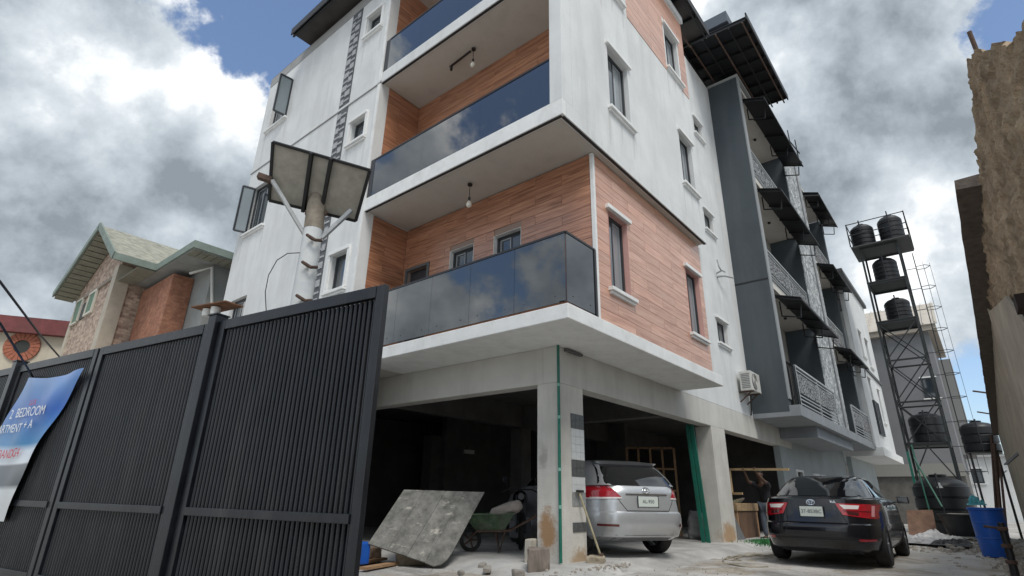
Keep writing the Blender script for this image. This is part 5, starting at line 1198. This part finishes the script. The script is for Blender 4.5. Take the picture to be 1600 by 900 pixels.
sack(tuple(wp(.62,0,.70)), (.28,.20,.10), math.atan2(wd.y,wd.x), PAPER, 'crumpled cement bag lying in the green wheelbarrow', -.35)
WSK = mat('woven_sack', (.44,.44,.45), .7, var=.2, vscale=9)
sack((15.0,6.15,.40), (.24,.20,.33), .4, WSK, 'pale woven sack standing on the garage floor beside the green post', .12)
# motorcycle in the shadow behind the column
mc = Vector((8.75,7.0,.10)); md = Vector((.75,.66,0)).normalized(); ms = Vector((md.y,-md.x,0))
MC = thing('motorcycle', tuple(mc), 'dark motorcycle parked in the garage shade behind the wheelbarrow', 'motorcycle')
def mp_(a, s, z): return mc+md*a+ms*s+Vector((0,0,z))
def mwheel(a):
    ty = MB(); n = 28
    for k in range(n):
        q_ = 2*math.pi*k/n
        for r, s in ((.235,-.04),(.285,-.04),(.30,0),(.285,.04),(.235,.04)): ty.v.append(tuple(mp_(a+r*math.cos(q_), s, .30+r*math.sin(q_))))
    for k in range(n):
        for j in range(4): ty.f.append((k*5+j, k*5+j+1, ((k+1)%n)*5+j+1, ((k+1)%n)*5+j)); ty.mi.append(0)
    t = ty.build('wheel', RUBBER, MC, smooth=40)
    for k in range(6): q_ = math.pi*k/6; MB().bar(mp_(a+.24*math.cos(q_),0,.30+.24*math.sin(q_)), mp_(a-.24*math.cos(q_),0,.30-.24*math.sin(q_)), .014).build('spoke', CHROME, t)
mwheel(0); mwheel(1.25)
for s in (-.08,.08): MB().tube([mp_(0,s,.30), mp_(.28,s,.95)], .025, 10).build('fork', BLACK, MC, smooth=40)
MB().tube([mp_(.42,-.38,1.0), mp_(.28,-.22,1.06), mp_(.28,.22,1.06), mp_(.42,.38,1.0)], .015, 8).build('handlebar', BLACK, MC, smooth=40)
for s in (-1,1): MB().tube([mp_(.32,s*.24,1.05), mp_(.26,s*.30,1.22)], .008, 6).build('mirror_stalk', BLACK, MC); MB().lathe([(.06,-.012),(.06,.012)], tuple(mp_(.26,s*.32,1.24)), 14, 'y').build('mirror', BLACK, MC, smooth=40)
MB().tube([mp_(.12,0,.93), mp_(.26,0,.95)], [.06,.05], 18).build('headlight', STEELGREY, MC, smooth=40)
MB().tube([mp_(.34,0,.86), mp_(.5,0,.9), mp_(.72,0,.84), mp_(.82,0,.76)], [.08,.15,.14,.07], 14).build('fuel_tank', PB, MC, smooth=50)
MB().tube([mp_(.76,0,.78), mp_(.95,0,.80), mp_(1.35,0,.84), mp_(1.5,0,.84)], [.08,.12,.12,.06], 12).build('seat', RUBBER, MC, smooth=50)
MB().box(mc.x+.36,mc.x+.66,mc.y+.26,mc.y+.60,.26,.58).build('engine', STEELGREY, MC, bevel=.03)
MB().tube([mp_(.30,0,.85), mp_(.45,0,.30), mp_(1.0,0,.32), mp_(1.25,0,.30)], .03, 8).build('frame', BLACK, MC, smooth=40); MB().tube([mp_(.55,.12,.32), mp_(.9,.14,.24), mp_(1.55,.15,.36)], .04, 10).build('exhaust', STEELGREY, MC, smooth=40)
MB().tube([mp_(-.28,0,.42), mp_(-.12,0,.60), mp_(.1,0,.63), mp_(.28,0,.52)], .045, 8).build('mudguard', BLACK, MC, smooth=40)
ORG = (0,0,0)
# shovel leaning on the column
SV = thing('shovel', (GX+.72,GY-.26,0), 'yellow-handled shovel leaning against the tiled column', 'shovel')
YEL = mat('yellow_handle', (.42,.38,.25), .6, var=.2, vscale=8)
MB().tube([(GX+.78,GY-.24,.16),(GX+.50,GY-.045,1.10)], .017, 8).build('handle', YEL, SV, smooth=40); MB().bar((GX+.42,GY-.055,1.12),(GX+.60,GY-.055,1.12), .035).build('grip', BLACK, SV)
MB().sheet([(GX+.72,GY-.33,.0),(GX+.90,GY-.28,.0),(GX+.86,GY-.22,.22),(GX+.70,GY-.25,.22)], .008).build('blade', RUST, SV)
ORG = (0,0,0)
# green steel post and timber frames in the garage mouth
o = thing('green_post', (13.75,5.42,0), 'green painted steel channel standing in the garage mouth beside the column', 'post')
MB().bar((13.82,5.40,0),(13.62,5.46,2.79), .05, .09, up=(0,1,0)).build('channel', GREEN, o); MB().bar((13.76,5.50,0),(13.56,5.55,2.79), .05, .08, up=(0,1,0)).build('channel', GREEN, o)
ORG = (0,0,0)
def timber_frame(c, w, h, cols, rows, label, rz, tilt, m=TIMBER):
    t = thing('timber_window_frame', c, label, 'window frame', rz=rz, own=False)
    t.rotation_euler = (tilt, 0, rz)
    for k in range(cols+1): x = -w/2+w*k/cols; MB().box(x-.03,x+.03,-.03,.03,0,h).build('upright', m, t)
    for k in range(rows+1):
        z = h*k/rows
        for j in range(cols): x0 = -w/2+w*j/cols+.031; x1 = -w/2+w*(j+1)/cols-.031; MB().box(x0,x1,-.025,.025,max(0,z-.025),z+.025).build('bar', m, t)
timber_frame((15.2,7.4,.10), 1.35, 2.35, 4, 4, 'unglazed timber lattice frame leaning in the garage beyond the silver car', R(-62), R(-5))
# workbench with planks, beside the second column
Wk = thing('workbench', (17.0,5.6,0), 'rough timber workbench with thick top just past the second column', 'workbench')
bx('top', mat('rough_timber', (.33,.23,.13), .9, var=.3, vscale=6, bump=.5), Wk, 15.9, 17.7, 5.35, 5.95, .78, .98, bevel=.015)
for x in (15.98,17.6):
    for y in (5.42,5.88): bx('leg', TIMBER, Wk, x-.04, x+.04, y-.04, y+.04, 0, .78)
bx('shelf_board', mat('brown_ply', (.13,.075,.045), .85, var=.2), Wk, 16.05, 17.5, 5.38, 5.41, .08, .76)
ORG = (0,0,0)
for k in range(5):
    rr = random.Random(k); o = MB().bar((16.0+.25*k,5.45+.05*k,1.0),(16.9+.15*k,5.8-.03*k,1.03+.02*k), .07, .035).build('offcut', mat('offcut_%d' % k, (.12+.1*rr.random(),.11+.06*rr.random(),.10), .9), None); tag(o, ('nearly black','dark brown','dull brown','greyish','pale brown')[k]+' timber offcut lying on the rough workbench', 'offcut')
o = MB().sheet([(15.35,5.28,0),(16.0,5.25,0),(15.75,5.5,.85),(15.45,5.5,.85)], .03).build('metal_offcut', STEELGREY, None); tag(o, 'grey sheet leaning against the workbench leg', 'sheet')
p_ = on(732,706,'y',12.99)
o = thing('wall_fitting', tuple(p_), 'small white fitting on the dark garage back wall', 'fitting'); bx('box', TRIM, o, p_.x-.22, p_.x+.22, 12.93, 12.995, p_.z-.06, p_.z+.06); bx('bracket', STEELGREY, o, p_.x-.05, p_.x+.05, 12.95, 12.995, p_.z+.061, p_.z+.2)
ORG = (0,0,0)
# hose on the ground
pts = []
for i in range(140):
    a = i/139; ang = a*2*math.pi*2.6; r = 1.0 if a < .75 else 1.0+(a-.75)*6
    pts.append((11.6+r*.75*math.cos(ang)+a*.3, 3.9+r*.30*math.sin(ang)-a*.35, .018+.01*math.sin(i)))
o = MB().tube(pts, .014, 6).build('garden_hose', mat('hose_tan', (.30,.27,.21), .6), None, smooth=60); tag(o, 'tan hose coiled on the concrete behind the black sedan', 'hose')
# grass tuft by the second column
def grass():
    rr = random.Random(9); mb = MB()
    for _ in range(900):
        x, y = rr.gauss(15.6,.45), rr.gauss(4.72,.14); h = rr.uniform(.04,.12); a = rr.random()*6.28; w = .008; dx, dy = math.cos(a), math.sin(a); l = rr.uniform(.02,.1)
        mb.add([(x-dy*w,y+dx*w,.03),(x+dy*w,y-dx*w,.03),(x+dx*l*.4+dy*w*.6,y+dy*l*.4-dx*w*.6,h*.6+.05),(x+dx*l,y+dy*l,h+.05)], [(0,1,2),(0,2,3)])
    o = mb.build('grass', mat('grass_green', (.03,.17,.05), .7, var=.4, vscale=6)); tag(o, 'tuft of bright green weeds at the second column foot', 'weeds', kind='stuff')
grass()

# ================================================================== FAR YARD: drum, tubs, sheets
DR = thing('blue_drum', (16.75,.22,0), 'blue open-topped plastic drum standing by the boundary wall', 'drum')
MB().lathe([(.24,0),(.26,.03),(.285,.35),(.30,.7),(.305,.93),(.325,.94),(.325,.985),(.30,.99),(.285,.93),(.27,.5),(.23,.05)], (16.75,.22,0), 32).build('shell', BLUE, DR, smooth=35)
for z in (.36,.68): MB().lathe([(.292,z),(.305,z+.012),(.298,z+.03)], (16.75,.22,0), 32, cap=False).build('hoop', BLUE, DR, smooth=35)
ORG = (0,0,0)
TB = thing('black_tub', (24.5,1.0,0), 'black tapered tub on the rubble before the big tank', 'tub')
MB().lathe([(.42,0),(.44,.02),(.60,.62),(.64,.63),(.64,.67),(.58,.66),(.42,.05)], (24.5,1.0,.1), 28).build('shell', TANK, TB, smooth=35); MB().lathe([(.57,.60),(.3,.69),(.1,.66)], (24.5,1.0,.1), 20).build('contents', CONC, TB, smooth=40)
ORG = (0,0,0)
o = MB().sheet([(24.8,1.75,.05),(24.6,2.55,.05),(24.9,2.5,.85),(25.0,1.75,.88)], .03).build('brown_board', mat('brown_board', (.20,.12,.085), .9, var=.3, vscale=4), None); tag(o, 'brown board propped at the green tower leg', 'board')
for i, (a, b_) in enumerate(((on(1424,695,'x',28.6), on(1452,797,'x',28.0)), (on(1428,715,'x',28.4), on(1472,792,'x',27.2)))):
    o = MB().bar(a, b_, .05, .05).build('green_pole', mat('dark_green_paint', (.008,.10,.065), .6), None); tag(o, ('green steel bar leaning on the tower leg above the brown board', 'longer green steel bar slanting down in front of the big tank')[i], 'bar')
def cloth(c, sx, sy, m, label, seed, cat='tarp', name='tarp', hh=.18):
    n = 64; mb = MB(); vs = []
    for j in range(n+1):
        for i in range(n+1):
            u, v = i/n-.5, j/n-.5; p = Vector((u*sx, v*sy, seed)); e = 1+.25*noise.noise(Vector((u*3,v*3,seed)))
            h = max(0, .55*noise.noise(Vector((u*3.5,v*3.5,seed*3)))+.28*(1-abs(noise.noise(Vector((u*6+v*2,v*5,seed)))*3))+.10*noise.noise(Vector((u*15,v*13,seed))))*hh*1.4*max(0,1-(2*max(abs(u),abs(v)))**4)+.06
            vs.append((c[0]+u*sx*e, c[1]+v*sy*e, c[2]+h))
    mb.add(vs, [(j*(n+1)+i, j*(n+1)+i+1, (j+1)*(n+1)+i+1, (j+1)*(n+1)+i) for j in range(n) for i in range(n)])
    o = mb.build(name, m, None, smooth=70); tag(o, label, cat)
cloth((21.5,2.3,0), 4.5, 1.6, mat('grey_tarp', (.34,.34,.35), .8, var=.35, vscale=3), 'crumpled grey tarpaulin spread on the ground past the sedan', 1.3)
cloth((20.2,1.2,0), 2.2, .8, mat('black_tarp', (.03,.03,.033), .6, var=.3, vscale=4), 'crumpled black plastic sheet lying in front of the blue drum', 2.7, 'plastic sheet', 'plastic_sheet')
cloth((23.3,1.7,0), 1.5, 1.2, mat('white_tarp', (.5,.5,.5), .8, var=.3, vscale=4), 'pale crumpled sacking heaped near the black tub', 4.1, 'sacking', 'sacking', .3)
cloth((26.3,.55,1.0), .6, .5, mat('teal_plastic', (.08,.34,.40), .5, var=.2, vscale=5), 'teal plastic bag hung beside the big black tank', 5.2, 'bag', 'plastic_bag', .5)
o = thing('timber_rack', (26.3,.55,0), 'dark stacked timber under the teal bag', 'timber')
for k in range(4): MB().box(26.0,26.7,.25,.85,.02+k*.25,.23+k*.25).build('beam', mat('dark_timber', (.05,.04,.035), .9, var=.3), o)
ORG = (0,0,0)
for i, (a, b_, w) in enumerate((((23.0,.1,0),(23.6,-.36,2.9),.07), ((24.6,.2,0),(24.0,-.36,3.2),.06), ((22.0,.0,0),(23.0,-.36,2.3),.05), ((25.5,.25,0),(25.4,-.4,2.6),.08))):
    o = MB().bar(a, b_, w).build('leaning_pole', RUST, None); tag(o, ('thick rusty pole leaning on the boundary wall beyond the drum', 'tallest rusty pole leaning near the wall end', 'short rusty pole leaning just behind the drum', 'heavy dark pole leaning by the tank stand')[i], 'pole')
o = thing('iron_post', tuple(on(1588,905,'z',0)), 'black corroded iron post standing in front of the blue drum', 'post'); px_ = on(1588,905,'z',0)
MB().tube([px_, px_+Vector((.0,-.01,.45)), px_+Vector((0,0,.78))], [.055,.05,.045], 10).build('shaft', BLACK, o)
for z in (.2,.42,.66): MB().lathe([(.05,z),(.075,z+.01),(.075,z+.05),(.05,z+.06)], tuple(px_), 10).build('collar', RUST, o)
MB().tube([px_+Vector((-.02,.0,.70)), px_+Vector((-.05,.22,.72))], .018, 8).build('pin', RUST, o)
ORG = (0,0,0)
rs = random.Random(21)
for k in range(14):
    x_, y_ = (rs.gauss(19,2.2), rs.gauss(1.0,.5)) if k < 8 else (rs.gauss(6.4,.35), rs.gauss(5.6,.6)); sz = rs.uniform(.07,.16)
    rough_block('stone', (x_, max(-.2,y_), 0), (sz,sz*.8,sz*.6), rs.random()*3, ('broken grey stone lying between the black sedan and the tank tower' if k < 8 else 'small broken stone on the ground before the garage corner column'), 'stone', CONC, ('stones past the sedan' if k < 8 else 'stones by the corner column'))
# white bell-shaped mark on the big tank
MB_ = MB(); cx_, cy_, cz_ = 29.0, 1.6, 0
th = math.atan2(-1.6+0.35, -29.0); 
for s_, z0_, z1_, w0_, w1_ in ((0,1.66,1.76,.10,.07),(0,1.76,1.86,.045,.035)):
    P = lambda a, z: (cx_+.962*math.cos(th+a/.95), cy_+.962*math.sin(th+a/.95), z)
    MB_.add([P(-w0_,z0_),P(w0_,z0_),P(w1_,z1_),P(-w1_,z1_)], [(0,1,2,3)])
for ob in COL.objects:
    if ob.name.startswith('water_tank') and ob.get('label','').startswith('big black'): BT = ob
mk = MB_.build('printed_mark', wm, BT, org=tuple(BT.location))

# ================================================================== WORKER CARRYING A TIMBER FRAME
def skin_mesh(name, joints, edges, radii, mats, parent, pick=None, sub=2):
    me = bpy.data.meshes.new(name); me.from_pydata(joints, edges, []); o = bpy.data.objects.new(name, me); COL.objects.link(o)
    m = o.modifiers.new('skin', 'SKIN'); me.skin_vertices  # ensure layer
    for i, r in enumerate(radii): me.skin_vertices[0].data[i].radius = (r, r) if not isinstance(r, tuple) else r
    me.skin_vertices[0].data[0].use_root = True; m.use_smooth_shade = True
    s = o.modifiers.new('sub', 'SUBSURF'); s.levels = sub; s.render_levels = sub
    bpy.context.view_layer.update(); dg = bpy.context.evaluated_depsgraph_get(); mm = bpy.data.meshes.new_from_object(o.evaluated_get(dg)); bpy.data.objects.remove(o)
    mm.materials.clear()
    for x in mats: mm.materials.append(x)
    for p in mm.polygons: p.use_smooth = True; p.material_index = pick(p.center) if pick else 0
    r = bpy.data.objects.new(name, mm); COL.objects.link(r); r.parent = parent; return r
def worker():
    # local frame: faces -X (towards the gate), z up
    t = thing('person', (17.15,4.95,.05), 'person in dark shirt and grey jeans lifting a timber frame by the workbench', 'person', rz=R(-15), own=False)
    J = []; Rr = []; Ed = []
    def j(p, r, par=None):
        J.append(p); Rr.append(r)
        if par is not None: Ed.append((par, len(J)-1))
        return len(J)-1
    pel = j((0,0,.93), (.12,.10)); ab = j((-.02,0,1.10), (.105,.085), pel); ch = j((-.07,0,1.30), (.115,.09), ab); sh = j((-.10,0,1.43), (.09,.07), ch); nk = j((-.13,0,1.53), .055, sh); 
    hd0 = j((-.15,0,1.60), .075, nk); hd1 = j((-.165,0,1.68), .095, hd0); hd2 = j((-.16,0,1.77), .075, hd1)
    hands = []
    for s in (1,-1):
        hp_ = j((0,s*.10,.88), .10, pel); kn = j((-.05+(.10 if s < 0 else 0),s*.12,.48), .068, hp_); an = j((.04+(.12 if s < 0 else -.04),s*.12,.09), .042, kn); ft = j((-.14+(.12 if s < 0 else -.04),s*.13,.035), .038, an)
        sd_ = j((-.10,s*.19,1.42), .068, sh); el = j((-.36,s*.24,1.50), .046, sd_); wr = j((-.56,s*.18,1.70), .033, el); pm = j((-.62,s*.17,1.765), .034, wr); hands.append((pm, s))
        for f, (dy, dz, ln) in enumerate(((-.030,.0,.9),(-.010,.006,1.0),(.010,.005,.95),(.030,-.002,.8))):
            a = j((-.655,s*.17+dy,1.80+dz), .010, pm); b = j((-.645-.015,s*.17+dy,1.80+dz+.045*ln), .009, a); j((-.62,s*.17+dy,1.80+dz+.055*ln), .008, b)
        a = j((-.60,s*.17-s*.045,1.775), .011, pm); j((-.605,s*.17-s*.06,1.815), .009, a)
    skin_mesh('body', J, Ed, Rr, [SKIN], t)
    # clothing follows the body a little proud of it
    SHm = mat('dark_shirt', (.012,.013,.018), .85, var=.2, vscale=8); JN = mat('grey_jeans', (.10,.12,.155), .9, var=.25, vscale=8)
    g = .016
    jj = [J[0],J[1],J[2],J[3]]; rr = [(.165,.135),(.16,.13),(.18,.14),(.14,.105)]; ee = [(0,1),(1,2),(2,3)]
    for s, b in ((1,0),(-1,1)):
        k = [i for i, p in enumerate(J) if abs(p[2]-1.42) < 1e-6 and p[1]*s > 0][0]; jj += [J[k], tuple(Vector(J[k]).lerp(Vector(J[k+1]), .8))]; rr += [.068+g, .05+g]; n = len(jj); ee += [(3,n-2),(n-2,n-1)]
    skin_mesh('shirt', jj, ee, rr, [SHm], t)
    jj = [J[0]]; rr = [(.155,.125)]; ee = []
    for s in (1,-1):
        k = [i for i, p in enumerate(J) if abs(p[2]-.88) < 1e-6 and p[1]*s > 0][0]; jj += [J[k],J[k+1],J[k+2]]; rr += [.10+g,.068+g,.05+g]; n = len(jj); ee += [(0,n-3),(n-3,n-2),(n-2,n-1)]
    skin_mesh('trousers', jj, ee, rr, [JN], t)
    skin_mesh('hair', [(-.145,0,1.70),(-.14,0,1.77),(-.145,0,1.81)], [(0,1),(1,2)], [.082,.096,.06], [HAIR], t)
    MB().add([(-.262,.0,1.70),(-.252,.018,1.655),(-.252,-.018,1.655),(-.285,0,1.66)], [(0,1,3),(0,3,2),(1,2,3)]).build('nose', SKIN, t, org=(0,0,0))
    for s in (1,-1):
        MB().lathe([(.002,-.008),(.010,0),(.002,.008)], (-.255,s*.034,1.705), 10, 'x').build('eye', mat('eye_white', (.6,.58,.55), .3), t, org=(0,0,0), smooth=60)
        MB().lathe([(.008,-.010),(.026,0),(.008,.010)], (-.15,s*.094,1.69), 12, 'y').build('ear', SKIN, t, org=(0,0,0), smooth=60)
        k = [i for i, p in enumerate(J) if abs(p[2]-.035) < 1e-6 and p[1]*s > 0][0]; p = J[k]; MB().box(p[0]-.06,p[0]+.22,p[1]-.045,p[1]+.045,.0,.075).build('shoe', BLACK, t, org=(0,0,0), bevel=.02, smooth=50)
    MB().bar((-.258,-.025,1.628),(-.258,.025,1.628), .008, .012).build('mouth', mat('lip', (.12,.04,.035), .5), t, org=(0,0,0))
    # the frame held up by its top bar
    f = thing('carried_frame', (17.15,4.95,.05), 'pale timber frame held overhead by the person near the workbench', 'frame', rz=R(-15), own=False)
    NEW = mat('new_timber', (.50,.36,.20), .75, var=.2, vscale=6)
    f.location = (17.15,4.95,.05)
    for nm, a, b, w_ in (('top_bar',(-.64,1.05,1.84),(-.64,-1.15,1.78),.045), ('bottom_bar',(-.62,1.02,1.18),(-.62,.30,1.18),.05), ('upright',(-.63,1.0,1.20),(-.63,1.0,1.82),.10), ('upright',(-.63,.62,1.20),(-.63,.62,1.81),.05)):
        MB().bar(a, b, w_, .06).build(nm, NEW, f, org=(0,0,0))
worker()
ORG = (0,0,0)
